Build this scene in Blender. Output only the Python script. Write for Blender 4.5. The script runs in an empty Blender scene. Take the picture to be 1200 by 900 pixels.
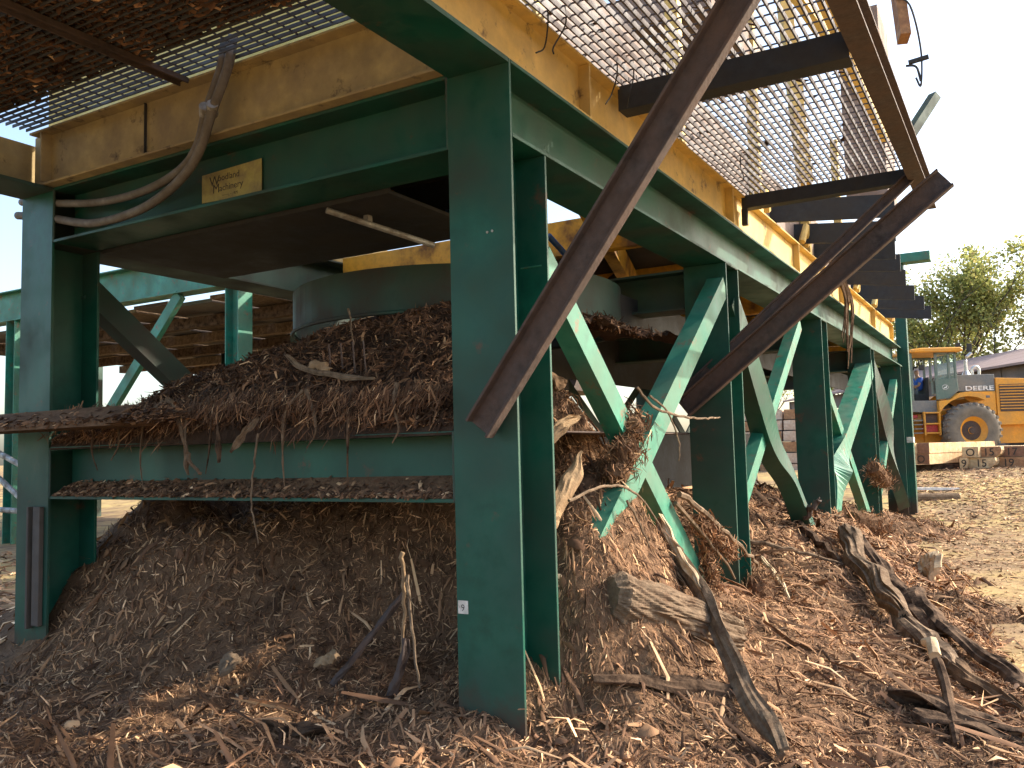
import bpy, bmesh, math, random
import numpy as np
from mathutils import Vector, Matrix
random.seed(7); RNG = np.random.default_rng(11)
S = bpy.context.scene; COL = S.collection
# ------------------------------------------------------------ camera, sky, sun, exposure
CAM = Vector((-3.1515, -1.811, -1.3426)); YAW, PIT, ROL = 0.5268, 0.0773, -0.0246
cf = Vector((math.cos(YAW)*math.cos(PIT), math.sin(YAW)*math.cos(PIT), math.sin(PIT)))
cr = Vector((math.sin(YAW), -math.cos(YAW), 0)); cu = cr.cross(cf)
R_ = math.cos(ROL)*cr + math.sin(ROL)*cu; U_ = -math.sin(ROL)*cr + math.cos(ROL)*cu
cam = bpy.data.objects.new('camera', bpy.data.cameras.new('camera')); COL.objects.link(cam)
cam.matrix_world = Matrix(((R_.x, U_.x, -cf.x, CAM.x), (R_.y, U_.y, -cf.y, CAM.y), (R_.z, U_.z, -cf.z, CAM.z), (0, 0, 0, 1)))
cam.data.sensor_width = 36; cam.data.lens = 1028.41/1200*36; cam.data.clip_end = 2000; cam.data.clip_start = .05
S.camera = cam
SUN = Vector((0.56, -0.64, 0.50)).normalized()
w = bpy.data.worlds.new('World'); S.world = w; w.use_nodes = True
nt = w.node_tree; sky = nt.nodes.new('ShaderNodeTexSky'); sky.sky_type = 'NISHITA'; sky.sun_disc = False
sky.sun_elevation = math.asin(SUN.z); sky.sun_rotation = math.atan2(SUN.x, SUN.y)
sky.air_density = 1.0; sky.dust_density = 3.2; sky.ozone_density = 0.6; sky.altitude = 100
nt.links.new(sky.outputs[0], nt.nodes['Background'].inputs[0]); nt.nodes['Background'].inputs[1].default_value = 0.15
sl = bpy.data.lights.new('sun', 'SUN'); sl.energy = 2.7; sl.angle = math.radians(0.6); sl.color = (1.0, .90, .74)
so = bpy.data.objects.new('sun', sl); COL.objects.link(so); so.rotation_euler = SUN.to_track_quat('Z', 'Y').to_euler()
S.view_settings.view_transform = 'Standard'; S.view_settings.look = 'None'; S.view_settings.gamma = 1
S.view_settings.exposure = 1.55
S.render.engine = 'CYCLES'; S.cycles.max_bounces = 6; S.cycles.diffuse_bounces = 4
# ------------------------------------------------------------ materials
def mat(name, col, rough=.6, metal=0, dirt=None, dscale=3, damt=.5, dsharp=.12, bump=.15, bscale=40, var=.15, spec=.5, stretch=(1, 1, 1), dirt2=None, d2amt=.3, d2scale=9, attr=False, foot=False):
    m = bpy.data.materials.new(name); m.use_nodes = True; n = m.node_tree.nodes; l = m.node_tree.links
    b = n['Principled BSDF']; b.inputs['Roughness'].default_value = rough; b.inputs['Metallic'].default_value = metal
    b.inputs['Specular IOR Level'].default_value = spec
    tc = n.new('ShaderNodeTexCoord'); mp = n.new('ShaderNodeMapping'); l.new(tc.outputs['Object'], mp.inputs[0]); mp.inputs['Scale'].default_value = stretch
    def noise(sc, det=6, r=.6):
        t = n.new('ShaderNodeTexNoise'); t.inputs['Scale'].default_value = sc; t.inputs['Detail'].default_value = det; t.inputs['Roughness'].default_value = r
        l.new(mp.outputs[0], t.inputs['Vector']); return t.outputs['Fac']
    def ramp(src, a, c):
        r = n.new('ShaderNodeMapRange'); r.inputs['From Min'].default_value = a; r.inputs['From Max'].default_value = c; l.new(src, r.inputs['Value']); return r.outputs['Result']
    def mix(f, A, B, mode='MIX'):
        x = n.new('ShaderNodeMix'); x.data_type = 'RGBA'; x.blend_type = mode
        if isinstance(f, float): x.inputs[0].default_value = f
        else: l.new(f, x.inputs[0])
        for k, v in ((6, A), (7, B)):
            if isinstance(v, tuple): x.inputs[k].default_value = (*v[:3], 1)
            else: l.new(v, x.inputs[k])
        return x.outputs[2]
    if attr:
        a = n.new('ShaderNodeAttribute'); a.attribute_name = 'Col'; cur = a.outputs['Color']
    else: cur = tuple(col)
    nv = noise(bscale*.4)
    lo = tuple([max(0, 1-var*2.2)]*3); hi = tuple([1+var]*3)
    v = mix(ramp(nv, .3, .7), lo, hi); cur = mix(1.0, cur, v, 'MULTIPLY')
    if dirt:
        f = ramp(noise(dscale, 8, .65), .5-(damt-.5)*.5-dsharp, .5-(damt-.5)*.5+dsharp)
        cur = mix(f, cur, dirt)
        rr = n.new('ShaderNodeMapRange'); l.new(f, rr.inputs['Value']); rr.inputs['To Min'].default_value = rough; rr.inputs['To Max'].default_value = min(1, rough+.35)
        l.new(rr.outputs[0], b.inputs['Roughness'])
    if dirt2:
        cur = mix(ramp(noise(d2scale, 8, .7), .62-d2amt*.3, .72-d2amt*.3), cur, dirt2)
    if foot:
        sx = n.new('ShaderNodeSeparateXYZ'); l.new(tc.outputs['Object'], sx.inputs[0]); ad = n.new('ShaderNodeMath'); ad.operation = 'MULTIPLY_ADD'; ad.inputs[1].default_value = -1.6; l.new(sx.outputs['Z'], ad.inputs[0])
        l.new(noise(3.5, 8, .7), ad.inputs[2]); cur = mix(ramp(ad.outputs[0], -.28, .02), cur, (.050, .036, .026))
    l.new(cur, b.inputs['Base Color'])
    if bump:
        bn = n.new('ShaderNodeBump'); bn.inputs['Strength'].default_value = bump; bn.inputs['Distance'].default_value = .01
        l.new(noise(bscale, 5), bn.inputs['Height']); l.new(bn.outputs[0], b.inputs['Normal'])
    return m
M = {}
M['green'] = mat('green_paint', (.007, .092, .062), .42, spec=.35, foot=True, dirt=(.036, .040, .032), dscale=2.2, damt=.36, dsharp=.16, bump=.06, bscale=22, var=.16, dirt2=(.10, .055, .035), d2amt=.05, d2scale=5)
M['greenlight'] = mat('green_paint_pale', (.025, .22, .145), .45, dirt=(.08, .13, .085), dscale=3, damt=.38, dsharp=.15, bump=.08, bscale=30, var=.18, dirt2=(.17, .085, .05), d2amt=.15, d2scale=7)  # paler green than the column paint
M['greendirty'] = mat('green_paint_dusty', (.012, .10, .072), .5, dirt=(.05, .048, .04), dscale=3, damt=.6, dsharp=.18, bump=.1, bscale=30, var=.2)
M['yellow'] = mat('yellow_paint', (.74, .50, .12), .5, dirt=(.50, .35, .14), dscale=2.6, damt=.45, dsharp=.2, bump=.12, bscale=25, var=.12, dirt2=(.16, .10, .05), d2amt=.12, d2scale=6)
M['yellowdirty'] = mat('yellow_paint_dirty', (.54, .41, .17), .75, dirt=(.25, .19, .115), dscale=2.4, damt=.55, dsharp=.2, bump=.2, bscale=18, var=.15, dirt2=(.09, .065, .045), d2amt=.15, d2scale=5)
M['yellowbright'] = mat('yellow_paint_bright', (.75, .40, .03), .5, dirt=(.2, .10, .04), dscale=4, damt=.4, dsharp=.08, bump=.1, var=.1)
M['rust'] = mat('rusty_steel', (.078, .060, .054), .62, dirt=(.115, .075, .058), dscale=5, damt=.42, dsharp=.2, bump=.3, bscale=60, var=.25, spec=.3)
M['dark'] = mat('dark_steel', (.030, .036, .042), .6, dirt=(.05, .045, .04), dscale=3, damt=.5, dsharp=.2, bump=.15, bscale=40, var=.2, spec=.3)
M['belly'] = mat('grimy_panel', (.07, .065, .062), .7, dirt=(.12, .085, .065), dscale=2, damt=.5, dsharp=.25, bump=.2, bscale=30, var=.2)
M['greypanel'] = mat('weathered_panel', (.30, .25, .235), .7, dirt=(.18, .12, .09), dscale=2.5, damt=.5, dsharp=.2, bump=.15, var=.15)
M['yellowclean'] = mat('yellow_paint_clean', (.80, .60, .17), .5, dirt=(.6, .42, .12), dscale=3, damt=.4, bump=.05, var=.08)
M['rustorange'] = mat('orange_rust', (.36, .17, .06), .7, dirt=(.22, .10, .05), dscale=5, bump=.2, var=.2)
M['galv'] = mat('worn_galvanised', (.45, .44, .41), .42, metal=.3, dirt=(.16, .13, .10), dscale=7, damt=.45, dsharp=.12, bump=.2, bscale=50, var=.2)
M['grating'] = mat('grating_steel', (.11, .102, .108), .6, dirt=(.09, .07, .065), dscale=4, damt=.5, bump=0, var=.2)
M['gratingdark'] = mat('clogged_grating', (.085, .09, .10), .6, dirt=(.06, .055, .05), dscale=4, damt=.5, bump=0, var=.2)
M['conduit'] = mat('dusty_conduit', (.19, .17, .15), .6, dirt=(.11, .09, .07), dscale=9, damt=.45, dsharp=.2, bump=.1, bscale=60, var=.12)
M['blue'] = mat('blue_paint', (.015, .07, .22), .4, dirt=(.05, .05, .05), dscale=8, damt=.3, bump=.05)
M['sign'] = mat('sign_yellow', (.40, .33, .10), .5, dirt=(.24, .19, .10), dscale=12, damt=.4, bump=.05, var=.1)
M['ink'] = mat('sign_ink', (.05, .04, .03), .7, bump=0)
M['label'] = mat('label_white', (.75, .72, .66), .6, dirt=(.3, .25, .2), dscale=30, damt=.3, bump=0)
M['mulch'] = mat('mulch_soil', (.125, .072, .044), .95, dirt=(.22, .13, .075), dscale=6, damt=.5, dsharp=.2, bump=1.0, bscale=55, var=.4, spec=.1)
M['mulchdark'] = mat('shade_toned_mulch', (.045, .030, .022), .95, dirt=(.08, .05, .034), dscale=6, damt=.5, dsharp=.2, bump=1.0, bscale=55, var=.4, spec=.1)  # heap mulch darkened to carry the shade under the frame
M['chip'] = mat('bark_chips', (.2, .12, .07), .85, attr=True, bump=0, bscale=30, var=.12, spec=.15)
M['yard'] = mat('yard_ground', (.30, .205, .12), .95, dirt=(.50, .37, .15), dscale=.35, damt=.42, dsharp=.12, bump=1.0, bscale=9, var=.25, dirt2=(.17, .105, .065), d2amt=.30, d2scale=1.1, spec=.1)
M['bark'] = mat('tree_bark', (.17, .105, .06), .95, dirt=(.075, .048, .03), dscale=14, damt=.5, dsharp=.12, bump=1.0, bscale=30, var=.3, spec=.1, stretch=(.25, 1, 1))
M['barkdark'] = mat('dark_bark', (.075, .046, .03), .95, dirt=(.13, .085, .055), dscale=12, damt=.45, dsharp=.12, bump=.8, bscale=30, var=.3, spec=.1)
M['barkgrey'] = mat('stripped_bark', (.23, .165, .11), .9, dirt=(.11, .07, .045), dscale=14, damt=.45, dsharp=.14, bump=.8, bscale=40, var=.25, spec=.1)
M['wood'] = mat('split_wood', (.42, .29, .17), .85, dirt=(.19, .12, .07), dscale=6, damt=.4, dsharp=.2, bump=.5, bscale=40, var=.2, spec=.1)
M['woodpale'] = mat('pale_wood', (.60, .47, .31), .8, dirt=(.32, .22, .13), dscale=9, damt=.35, dsharp=.15, bump=.4, bscale=40, var=.15, spec=.1)
M['twig'] = mat('dry_twig', (.21, .15, .10), .9, bump=.3, bscale=60, var=.25, spec=.1)
M['weed'] = mat('weed_leaf', (.35, .42, .04), .6, bump=0)
M['leaf'] = mat('tree_leaves', (.17, .20, .05), .7, attr=True, bump=0, var=.1, spec=.2)
lm = M['leaf'].node_tree; bs = lm.nodes['Principled BSDF']; tl = lm.nodes.new('ShaderNodeBsdfTranslucent'); ms = lm.nodes.new('ShaderNodeMixShader'); at_ = [q for q in lm.nodes if q.type == 'ATTRIBUTE'][0]
lm.links.new(at_.outputs['Color'], tl.inputs['Color']); lm.links.new(bs.outputs[0], ms.inputs[1]); lm.links.new(tl.outputs[0], ms.inputs[2]); ms.inputs[0].default_value = .45
lm.links.new(ms.outputs[0], [q for q in lm.nodes if q.type == 'OUTPUT_MATERIAL'][0].inputs[0])
M['trunk'] = mat('trunk_bark', (.10, .08, .06), .95, bump=.5, var=.2)
# ------------------------------------------------------------ helpers
def tag(o, label=None, cat=None, group=None, kind=None):
    for k, v in (('label', label), ('category', cat), ('group', group), ('kind', kind)):
        if v: o[k] = v
    return o
def empty(name, loc, label, cat, group=None, kind=None):
    o = bpy.data.objects.new(name, None); COL.objects.link(o); o.location = loc; o.empty_display_size = .1
    return tag(o, label, cat, group, kind)
class MB:
    def __init__(s): s.v = []; s.f = []
    def add(s, v, f):
        n = len(s.v); s.v += [Vector(p) for p in v]; s.f += [tuple(i+n for i in q) for q in f]; return s
    def box(s, x0, x1, y0, y1, z0, z1):
        return s.add([(x0,y0,z0),(x1,y0,z0),(x1,y1,z0),(x0,y1,z0),(x0,y0,z1),(x1,y0,z1),(x1,y1,z1),(x0,y1,z1)],
                     [(0,3,2,1),(4,5,6,7),(0,1,5,4),(1,2,6,5),(2,3,7,6),(3,0,4,7)])
    def prism(s, prof, a, b, up, side):      # prof: 2D points (side, up) swept from a to b
        a, b, up, side = Vector(a), Vector(b), Vector(up), Vector(side); k = len(prof)
        v = [p + side*x + up*y for p in (a, b) for x, y in prof]
        f = [(i, (i+1) % k, k+(i+1) % k, k+i) for i in range(k)] + [tuple(range(k))[::-1], tuple(range(k, 2*k))]
        return s.add(v, f)
    def tube(s, pts, r, n=8, cap=True):
        pts = [Vector(p) for p in pts]; rs = r if isinstance(r, (list, tuple)) else [r]*len(pts)
        up = Vector((.31, .17, .93)).normalized(); v = []; f = []
        for i, p in enumerate(pts):
            d = (pts[min(i+1, len(pts)-1)]-pts[max(i-1, 0)]).normalized()
            a = d.cross(up); a = a.normalized() if a.length > 1e-4 else Vector((1, 0, 0)); b = a.cross(d)
            for k in range(n):
                t = 2*math.pi*k/n; v.append(p + (a*math.cos(t)+b*math.sin(t))*rs[i])
        for i in range(len(pts)-1):
            for k in range(n): f.append((i*n+k, i*n+(k+1) % n, (i+1)*n+(k+1) % n, (i+1)*n+k))
        if cap: f += [tuple(range(n))[::-1], tuple(range((len(pts)-1)*n, len(pts)*n))]
        return s.add(v, f)
    def build(s, name, m, parent=None, smooth=False, bevel=0, rel=True):
        me = bpy.data.meshes.new(name); off = Vector((0, 0, 0))
        if parent is not None and rel:
            p = parent
            while p is not None: off += p.location; p = p.parent
        me.from_pydata([tuple(q-off) for q in s.v], [], s.f)
        o = bpy.data.objects.new(name, me); COL.objects.link(o)
        if m: me.materials.append(M[m] if isinstance(m, str) else m)
        if parent is not None: o.parent = parent
        bm = bmesh.new(); bm.from_mesh(me); bmesh.ops.recalc_face_normals(bm, faces=bm.faces)
        if bevel: bmesh.ops.bevel(bm, geom=[e for e in bm.edges], offset=bevel, segments=1, affect='EDGES', clamp_overlap=True)
        bm.to_mesh(me); bm.free()
        if smooth: me.shade_smooth()
        return o
def smooth_path(pts, n=8):
    P = [Vector(p) for p in pts]; out = []
    Q = [P[0]*2-P[1]] + P + [P[-1]*2-P[-2]]
    for i in range(1, len(Q)-2):
        for k in range(n):
            t = k/n; a, b, c, d = Q[i-1], Q[i], Q[i+1], Q[i+2]
            out.append(.5*((2*b)+(c-a)*t+(2*a-5*b+4*c-d)*t*t+(3*b-a-3*c+d)*t**3))
    return out+[P[-1]]
def hprof(w, h, tf, tw):      # H section profile, centred in w, 0..h
    c = w/2; return [(0,0),(w,0),(w,tf),(c+tw/2,tf),(c+tw/2,h-tf),(w,h-tf),(w,h),(0,h),(0,h-tf),(c-tw/2,h-tf),(c-tw/2,tf),(0,tf)]
# value noise (numpy)
_tab = np.random.default_rng(5).random((256, 256))
def vn(x, y):
    xi = np.floor(x).astype(int); yi = np.floor(y).astype(int); fx = x-xi; fy = y-yi; fx = fx*fx*(3-2*fx); fy = fy*fy*(3-2*fy)
    g = lambda a, b: _tab[a % 256, b % 256]
    return (g(xi, yi)*(1-fx)+g(xi+1, yi)*fx)*(1-fy)+(g(xi, yi+1)*(1-fx)+g(xi+1, yi+1)*fx)*fy
def fbm(x, y, o=4):
    s = 0; a = 1
    for i in range(o): s = s+a*(vn(x*2**i+i*17.3, y*2**i+i*9.1)-.5); a *= .5
    return s
#MOUND>>
def yardz(X, Y):
    X = np.asarray(X, float); r = np.hypot(X+3, Y+2)
    return -2.75+np.clip((X-11.5)/10, 0, 1)**1.0*.70+np.clip((X-21.5)/7, 0, 1)*.13+np.clip((r-40)/60, 0, 1)*.1
CP = [(-4,-4,-2.78),(-4,0,-2.76),(-4,5,-2.8),(-3,-2,-2.77),(-2,-1,-2.70),(-2,1,-2.64),(-2,3,-2.66),(-1,0,-2.57),(-1,1.5,-2.55),(-1,3,-2.53),(-.6,-1,-2.60),(-1,5,-2.6),
 (0,0,-2.50),(0,.3,-2.45),(.32,0,-2.38),(3.25,0,-2.38),(3.4,.3,-2.34),(6.6,0,-2.13),(10.04,0,-2.65),(13.5,0,-2.76),(0,3.56,-2.42),(0,3.24,-2.42),(.3,.3,-2.25),
 (0,1,-2.50),(0,2,-2.42),(0,2.7,-2.38),(.35,1,-2.40),(.5,.65,-2.44),(.85,.95,-2.34),(.75,1.35,-2.22),(1.15,1.3,-1.75),(1,1.6,-1.85),(1,2.1,-1.72),(1,3.,-1.74),(.5,2,-2.16),(.38,3.1,-1.86),(.6,3.1,-1.66),(.9,3.15,-1.50),(.6,2.6,-1.80),(.22,3.15,-2.12),(.36,3.3,-1.90),(1.6,3.5,-1.62),(.8,3.55,-1.72),(1.2,3.9,-1.9),(2,2,-1.35),(2,3,-1.55),(1.4,.5,-1.55),(1.25,.8,-1.66),(1.9,.75,-1.0),(2.2,1.1,-.85),
 (2.9,.5,-2.25),(3.2,1.2,-2.1),(3.6,.5,-2.25),(4,1.5,-1.95),(5,1,-1.75),(6,.4,-1.95),(8,1,-1.9),(12,1,-2.3),(8,2.5,-2.0),(12,3,-2.4),(5,3,-2.0),(11.5,.2,-2.45),
 (.92,.12,-1.70),(.72,.05,-1.80),(.5,.04,-2.10),(1.12,.14,-1.54),(1.32,.16,-1.50),(1.1,0,-1.74),(.8,-.05,-1.86),(1.62,.1,-2.06),(2.1,.1,-2.15),(2.6,.1,-2.25),
 (1,-.42,-2.33),(.9,-.24,-2.10),(2,-.4,-2.36),(3,-.5,-2.44),(4.2,-.1,-2.28),(5,-.5,-2.40),(7,-.5,-2.46),(8.5,0,-2.42),(10,-.4,-2.70),(.3,-.5,-2.52),(.5,-1.2,-2.60),(2,-1.2,-2.60),(2.8,-1.5,-2.72),(4,-1.0,-2.60),(6,-1.04,-2.72),(4,-1.7,-2.80),(8,-.8,-2.76),(10,-.8,-2.80),(13.5,-1,-2.85),
 (1,-2,-2.68),(1,-3,-2.76),(4,-3,-2.85),(8,-3,-2.9),(12,-3,-3.),(16,0,-3.),(16,4,-3.),(0,4.3,-2.55),(0,6,-2.75),(3,4.3,-2.5),(3,6,-2.8),(8,4.5,-2.7),(8,7,-2.9),(14,7,-3.0),(-4,8,-2.9),(16,-5,-3.1),(4,-6,-2.9),(-4,-7,-2.85)]
_cp = np.array(CP, float)
def _rb(n1, n2):
    r = np.hypot(n1[:, None, 0]-n2[None, :, 0], n1[:, None, 1]-n2[None, :, 1]); return -np.sqrt(r*r+.02)
_A = np.zeros((len(_cp)+1,)*2); _A[:-1, :-1] = _rb(_cp, _cp); _A[-1, :-1] = 1; _A[:-1, -1] = 1
_w = np.linalg.solve(_A, np.r_[_cp[:, 2], 0])
def mz(X, Y, fine=True):
    X = np.atleast_1d(np.asarray(X, float)); Y = np.atleast_1d(np.asarray(Y, float)); q = np.stack([X.ravel(), Y.ravel()], 1)
    out = np.empty(len(q))
    for i in range(0, len(q), 20000): out[i:i+20000] = _rb(q[i:i+20000], _cp)@_w[:-1]+_w[-1]
    z = out.reshape(X.shape)
    if fine: z = z+.13*fbm(X*1.6+40, Y*1.6+20, 3)+.035*fbm(X*8+3, Y*8+7, 3)
    return z
#<<MOUND
def grid_mesh(name, xs, ys, zf, m, parent=None):
    X, Y = np.meshgrid(xs, ys); Z = zf(X, Y); nx, ny = len(xs), len(ys)
    v = np.stack([X.ravel(), Y.ravel(), Z.ravel()], 1)
    i = (np.arange(ny-1)[:, None]*nx+np.arange(nx-1)[None, :]).ravel()
    f = np.stack([i, i+1, i+nx+1, i+nx], 1)
    me = bpy.data.meshes.new(name); me.from_pydata(v.tolist(), [], f.tolist()); me.materials.append(M[m]); me.shade_smooth()
    o = bpy.data.objects.new(name, me); COL.objects.link(o)
    if parent: o.parent = parent
    return o
def lin(a, b, st): return np.arange(a, b+st*.5, st)
# ------------------------------------------------------------ setting: yard + mulch ground
def yard_xy():
    a = np.concatenate([-np.geomspace(400, 16, 20), lin(-14, 60, 1.0), np.geomspace(64, 400, 18)]); return a
yx = yard_xy(); yy = np.concatenate([-np.geomspace(400, 32, 18), lin(-30, 40, 1.0), np.geomspace(44, 400, 18)])
y_o = grid_mesh('yard_ground', yx, yy, lambda X, Y: yardz(X, Y)+.05*fbm(X*.35, Y*.35, 2)*(np.hypot(X, Y) < 60), 'yard'); tag(y_o, kind='structure')
gx = np.concatenate([lin(-5, -1.6, .08), lin(-1.55, 5, .03), lin(5.06, 16, .07)]); gy = np.concatenate([lin(-6, -2, .1), lin(-1.95, 3.6, .03), lin(3.7, 7.5, .1)])
m_o = grid_mesh('mulch_ground', gx, gy, mz, 'mulch'); tag(m_o, kind='structure')
# ------------------------------------------------------------ chips (numpy slivers, one colour per chip)
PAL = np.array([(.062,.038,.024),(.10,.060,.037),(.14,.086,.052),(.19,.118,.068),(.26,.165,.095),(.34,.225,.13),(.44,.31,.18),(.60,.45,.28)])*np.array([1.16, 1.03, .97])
def chips(name, P, N, L, Wd, colw, label, cat, parent=None, flow=None, tilt=.5, lift=.3, kind='stuff', group=None, mtl='chip'):
    n = len(P); N = N/np.linalg.norm(N, axis=1)[:, None]
    d = RNG.normal(size=(n, 3))
    if flow is not None: d = d*.55+flow
    d -= (d*N).sum(1)[:, None]*N; d /= np.linalg.norm(d, axis=1)[:, None]
    t = RNG.normal(size=n)*tilt; d = d*np.cos(t)[:, None]+N*np.sin(t)[:, None]
    s = np.cross(d, N+RNG.normal(size=(n, 3))*.5); s /= np.linalg.norm(s, axis=1)[:, None]; u = np.cross(s, d)
    L = L[:, None]; Wd = Wd[:, None]; bend = (RNG.normal(size=n)*.12)[:, None]*L
    c = P+N*(np.abs(RNG.normal(size=n))[:, None]*L*.22*lift+.002)
    tw = RNG.uniform(.25, 1, (n, 1))
    v = np.stack([c-d*L/2-s*Wd*.5*tw, c-d*L/2+s*Wd*.3, c+u*bend-s*Wd*.55, c+u*(bend+Wd*.35)+s*Wd*.1, c+u*bend+s*Wd*.55, c+d*L/2-s*Wd*.2*tw, c+d*L/2+s*Wd*.35*tw], 1).reshape(-1, 3)
    b = (np.arange(n)*7)[:, None]
    tri = np.array([0,3,2, 0,1,3, 1,4,3, 2,3,5, 3,6,5, 3,4,6])[None, :]
    idx = (b+tri).ravel()
    me = bpy.data.meshes.new(name); me.vertices.add(n*7); me.vertices.foreach_set('co', v.astype(np.float32).ravel())
    me.loops.add(len(idx)); me.loops.foreach_set('vertex_index', idx.astype(np.int32))
    me.polygons.add(n*6); me.polygons.foreach_set('loop_start', np.arange(0, n*18, 3, dtype=np.int32)); me.polygons.foreach_set('loop_total', np.full(n*6, 3, np.int32))
    me.update(calc_edges=True)
    k = RNG.choice(len(colw), size=n, p=np.array(colw)/sum(colw)) if not callable(colw) else None
    pal = PAL if mtl == 'chip' else LPAL
    pw_ = vn(P[:, 0]*2.6+5, P[:, 1]*2.6+9)*.6+vn(P[:, 0]*9, P[:, 1]*9+P[:, 2]*5)*.4; cc = pal[k]*RNG.uniform(.8, 1.5, (n, 1))*((.55+.95*pw_)[:, None] if mtl == 'chip' else 1.15); cc = np.concatenate([cc, np.ones((n, 1))], 1).repeat(7, 0)
    at = me.attributes.new('Col', 'FLOAT_COLOR', 'POINT'); at.data.foreach_set('color', cc.astype(np.float32).ravel())
    me.materials.append(M[mtl]); o = bpy.data.objects.new(name, me); COL.objects.link(o)
    if parent is not None: o.parent = parent
    tag(o, label, cat, group, kind); return o
def surf(X, Y, f, e=.03):
    z = f(X, Y); gx_ = (f(X+e, Y)-f(X-e, Y))/(2*e); gy_ = (f(X, Y+e)-f(X, Y-e))/(2*e)
    return np.stack([X, Y, z], 1), np.stack([-gx_, -gy_, np.ones_like(z)], 1)
def sample(n, x0, x1, y0, y1, near=1.5):
    out = []
    got = 0
    while got < n:
        X = RNG.uniform(x0, x1, n*3); Y = RNG.uniform(y0, y1, n*3); d = np.hypot(X-CAM.x, Y-CAM.y)
        k = RNG.random(n*3) < (near/np.maximum(d, near))**1.6
        out.append(np.stack([X[k], Y[k]], 1)); got += k.sum()
    return np.concatenate(out)[:n].T
def sizes(n, X, Y, lmin, lmax, pw=2.2):
    d = np.hypot(X-CAM.x, Y-CAM.y); g = np.clip(d/6, .75, 1.7)
    return (lmin+(lmax-lmin)*RNG.random(n)**pw)*g, g
n = 230000; X, Y = sample(n, -2.6, 14, -3.4, 3.3, 3.0); P, N = surf(X, Y, mz); k = P[:, 2] > yardz(X, Y)-.03; X, Y, P, N = X[k], Y[k], P[k], N[k]; n = len(X); L, g = sizes(n, X, Y, .022, .10, 2.0)
fl = np.stack([N[:, 0], N[:, 1], -(N[:, 0]**2+N[:, 1]**2)], 1)*np.where(Y > .3, .2, .9)[:, None]
chips('mulch_chips', P, N, L, L*RNG.uniform(.05, .15, n)*1.0, [3,4,5.5,7,7.5,6.5,4,1.6], 'loose shredded bark and wood chips covering the mulch pile', 'mulch', flow=fl)
n = 150000; X, Y = sample(n, -1.0, 9, -1.6, 3.6, 3.0); P, N = surf(X, Y, mz); k = RNG.random(n) < (np.linalg.norm(N, axis=1)-1)/1.3; X, Y, P, N = X[k], Y[k], P[k], N[k]; n = len(X); L, g = sizes(n, X, Y, .02, .09, 2.0)
chips('slope_chips', P, N, L, L*RNG.uniform(.05, .16, n), [3,4,6,7,7,5,2.5,.9], 'shredded bark clinging to the steep faces of the mulch pile', 'mulch', flow=np.stack([N[:, 0], N[:, 1], -(N[:, 0]**2+N[:, 1]**2)], 1)*.25)
n = 1300; X, Y = sample(n, -1.5, 10, -2.6, 1.5, 3.5); P, N = surf(X, Y, mz); L = RNG.uniform(.14, .42, n)
chips('long_shreds', P, N, L, L*RNG.uniform(.025, .08, n), [4,5,6,6,5,3,2,.8], 'long stringy bark strips lying down the slope of the mulch pile', 'bark strips', flow=np.stack([N[:, 0], N[:, 1]-.4, -(N[:, 0]**2+N[:, 1]**2)], 1)*3, tilt=.14, lift=.25)
n = 26000; X, Y = sample(n, -2.2, 14, -3.2, 3.3, 3.0); P, N = surf(X, Y, mz); L, g = sizes(n, X, Y, .05, .22, 3)
chips('shredded_bark', P, N, L, L*RNG.uniform(.04, .16, n), [5,6,6,5,5,3,1.5,.6], 'longer shreds of brown bark strewn over the mulch pile', 'bark shreds', flow=np.stack([N[:, 0], N[:, 1], -(N[:, 0]**2+N[:, 1]**2)], 1)*2, tilt=.35)
n = 700; X, Y = sample(n, -1.8, 12, -3, 3.2, 3.0); P, N = surf(X, Y, mz); L = RNG.uniform(.03, .10, n)
chips('bark_flakes', P, N, L, L*RNG.uniform(.35, .7, n), [4,5,5,4,3,2,1,.3], 'broad flat bark flakes lying on the mulch pile', 'bark flakes', tilt=.4)
# yard litter, pale sunlit
n = 42000; X = RNG.uniform(3, 30, n); Y = RNG.uniform(-7, .6, n); X = 3+(X-3)*RNG.random(n)**.25*1.0; keep = Y < (.5-(X < 13)*1.2); X, Y = X[keep], Y[keep]; n = len(X)
P, N = surf(X, Y, lambda a, b: np.maximum(yardz(a, b)+.05*fbm(a*.35, b*.35, 2), np.where(a < 15.9, mz(a, b), -9))); d = np.hypot(X-CAM.x, Y-CAM.y); L = RNG.uniform(.02, .07, n)*np.clip(d/9, 1, 2.2)
chips('yard_litter', P, N, L, L*RNG.uniform(.1, .25, n), [1,1.6,2.2,3,4.5,6,5,2.5], 'pale wood chips and sawdust trodden over the sunlit yard', 'wood chips', tilt=.12)
n = 9000; X = RNG.uniform(-4, 8, n); Y = RNG.uniform(3.7, 12, n); P, N = surf(X, Y, lambda a, b: np.maximum(yardz(a, b), np.where((a < 15.9) & (b < 7.4), mz(a, b), -9))+.01); L = RNG.uniform(.05, .2, n)
chips('yard_litter', P, N, L, L*RNG.uniform(.1, .25, n), [1,2,2,3,4,5,6,5], 'sunlit wood chips on the ground beyond the left column', 'wood chips', tilt=.15)
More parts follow.
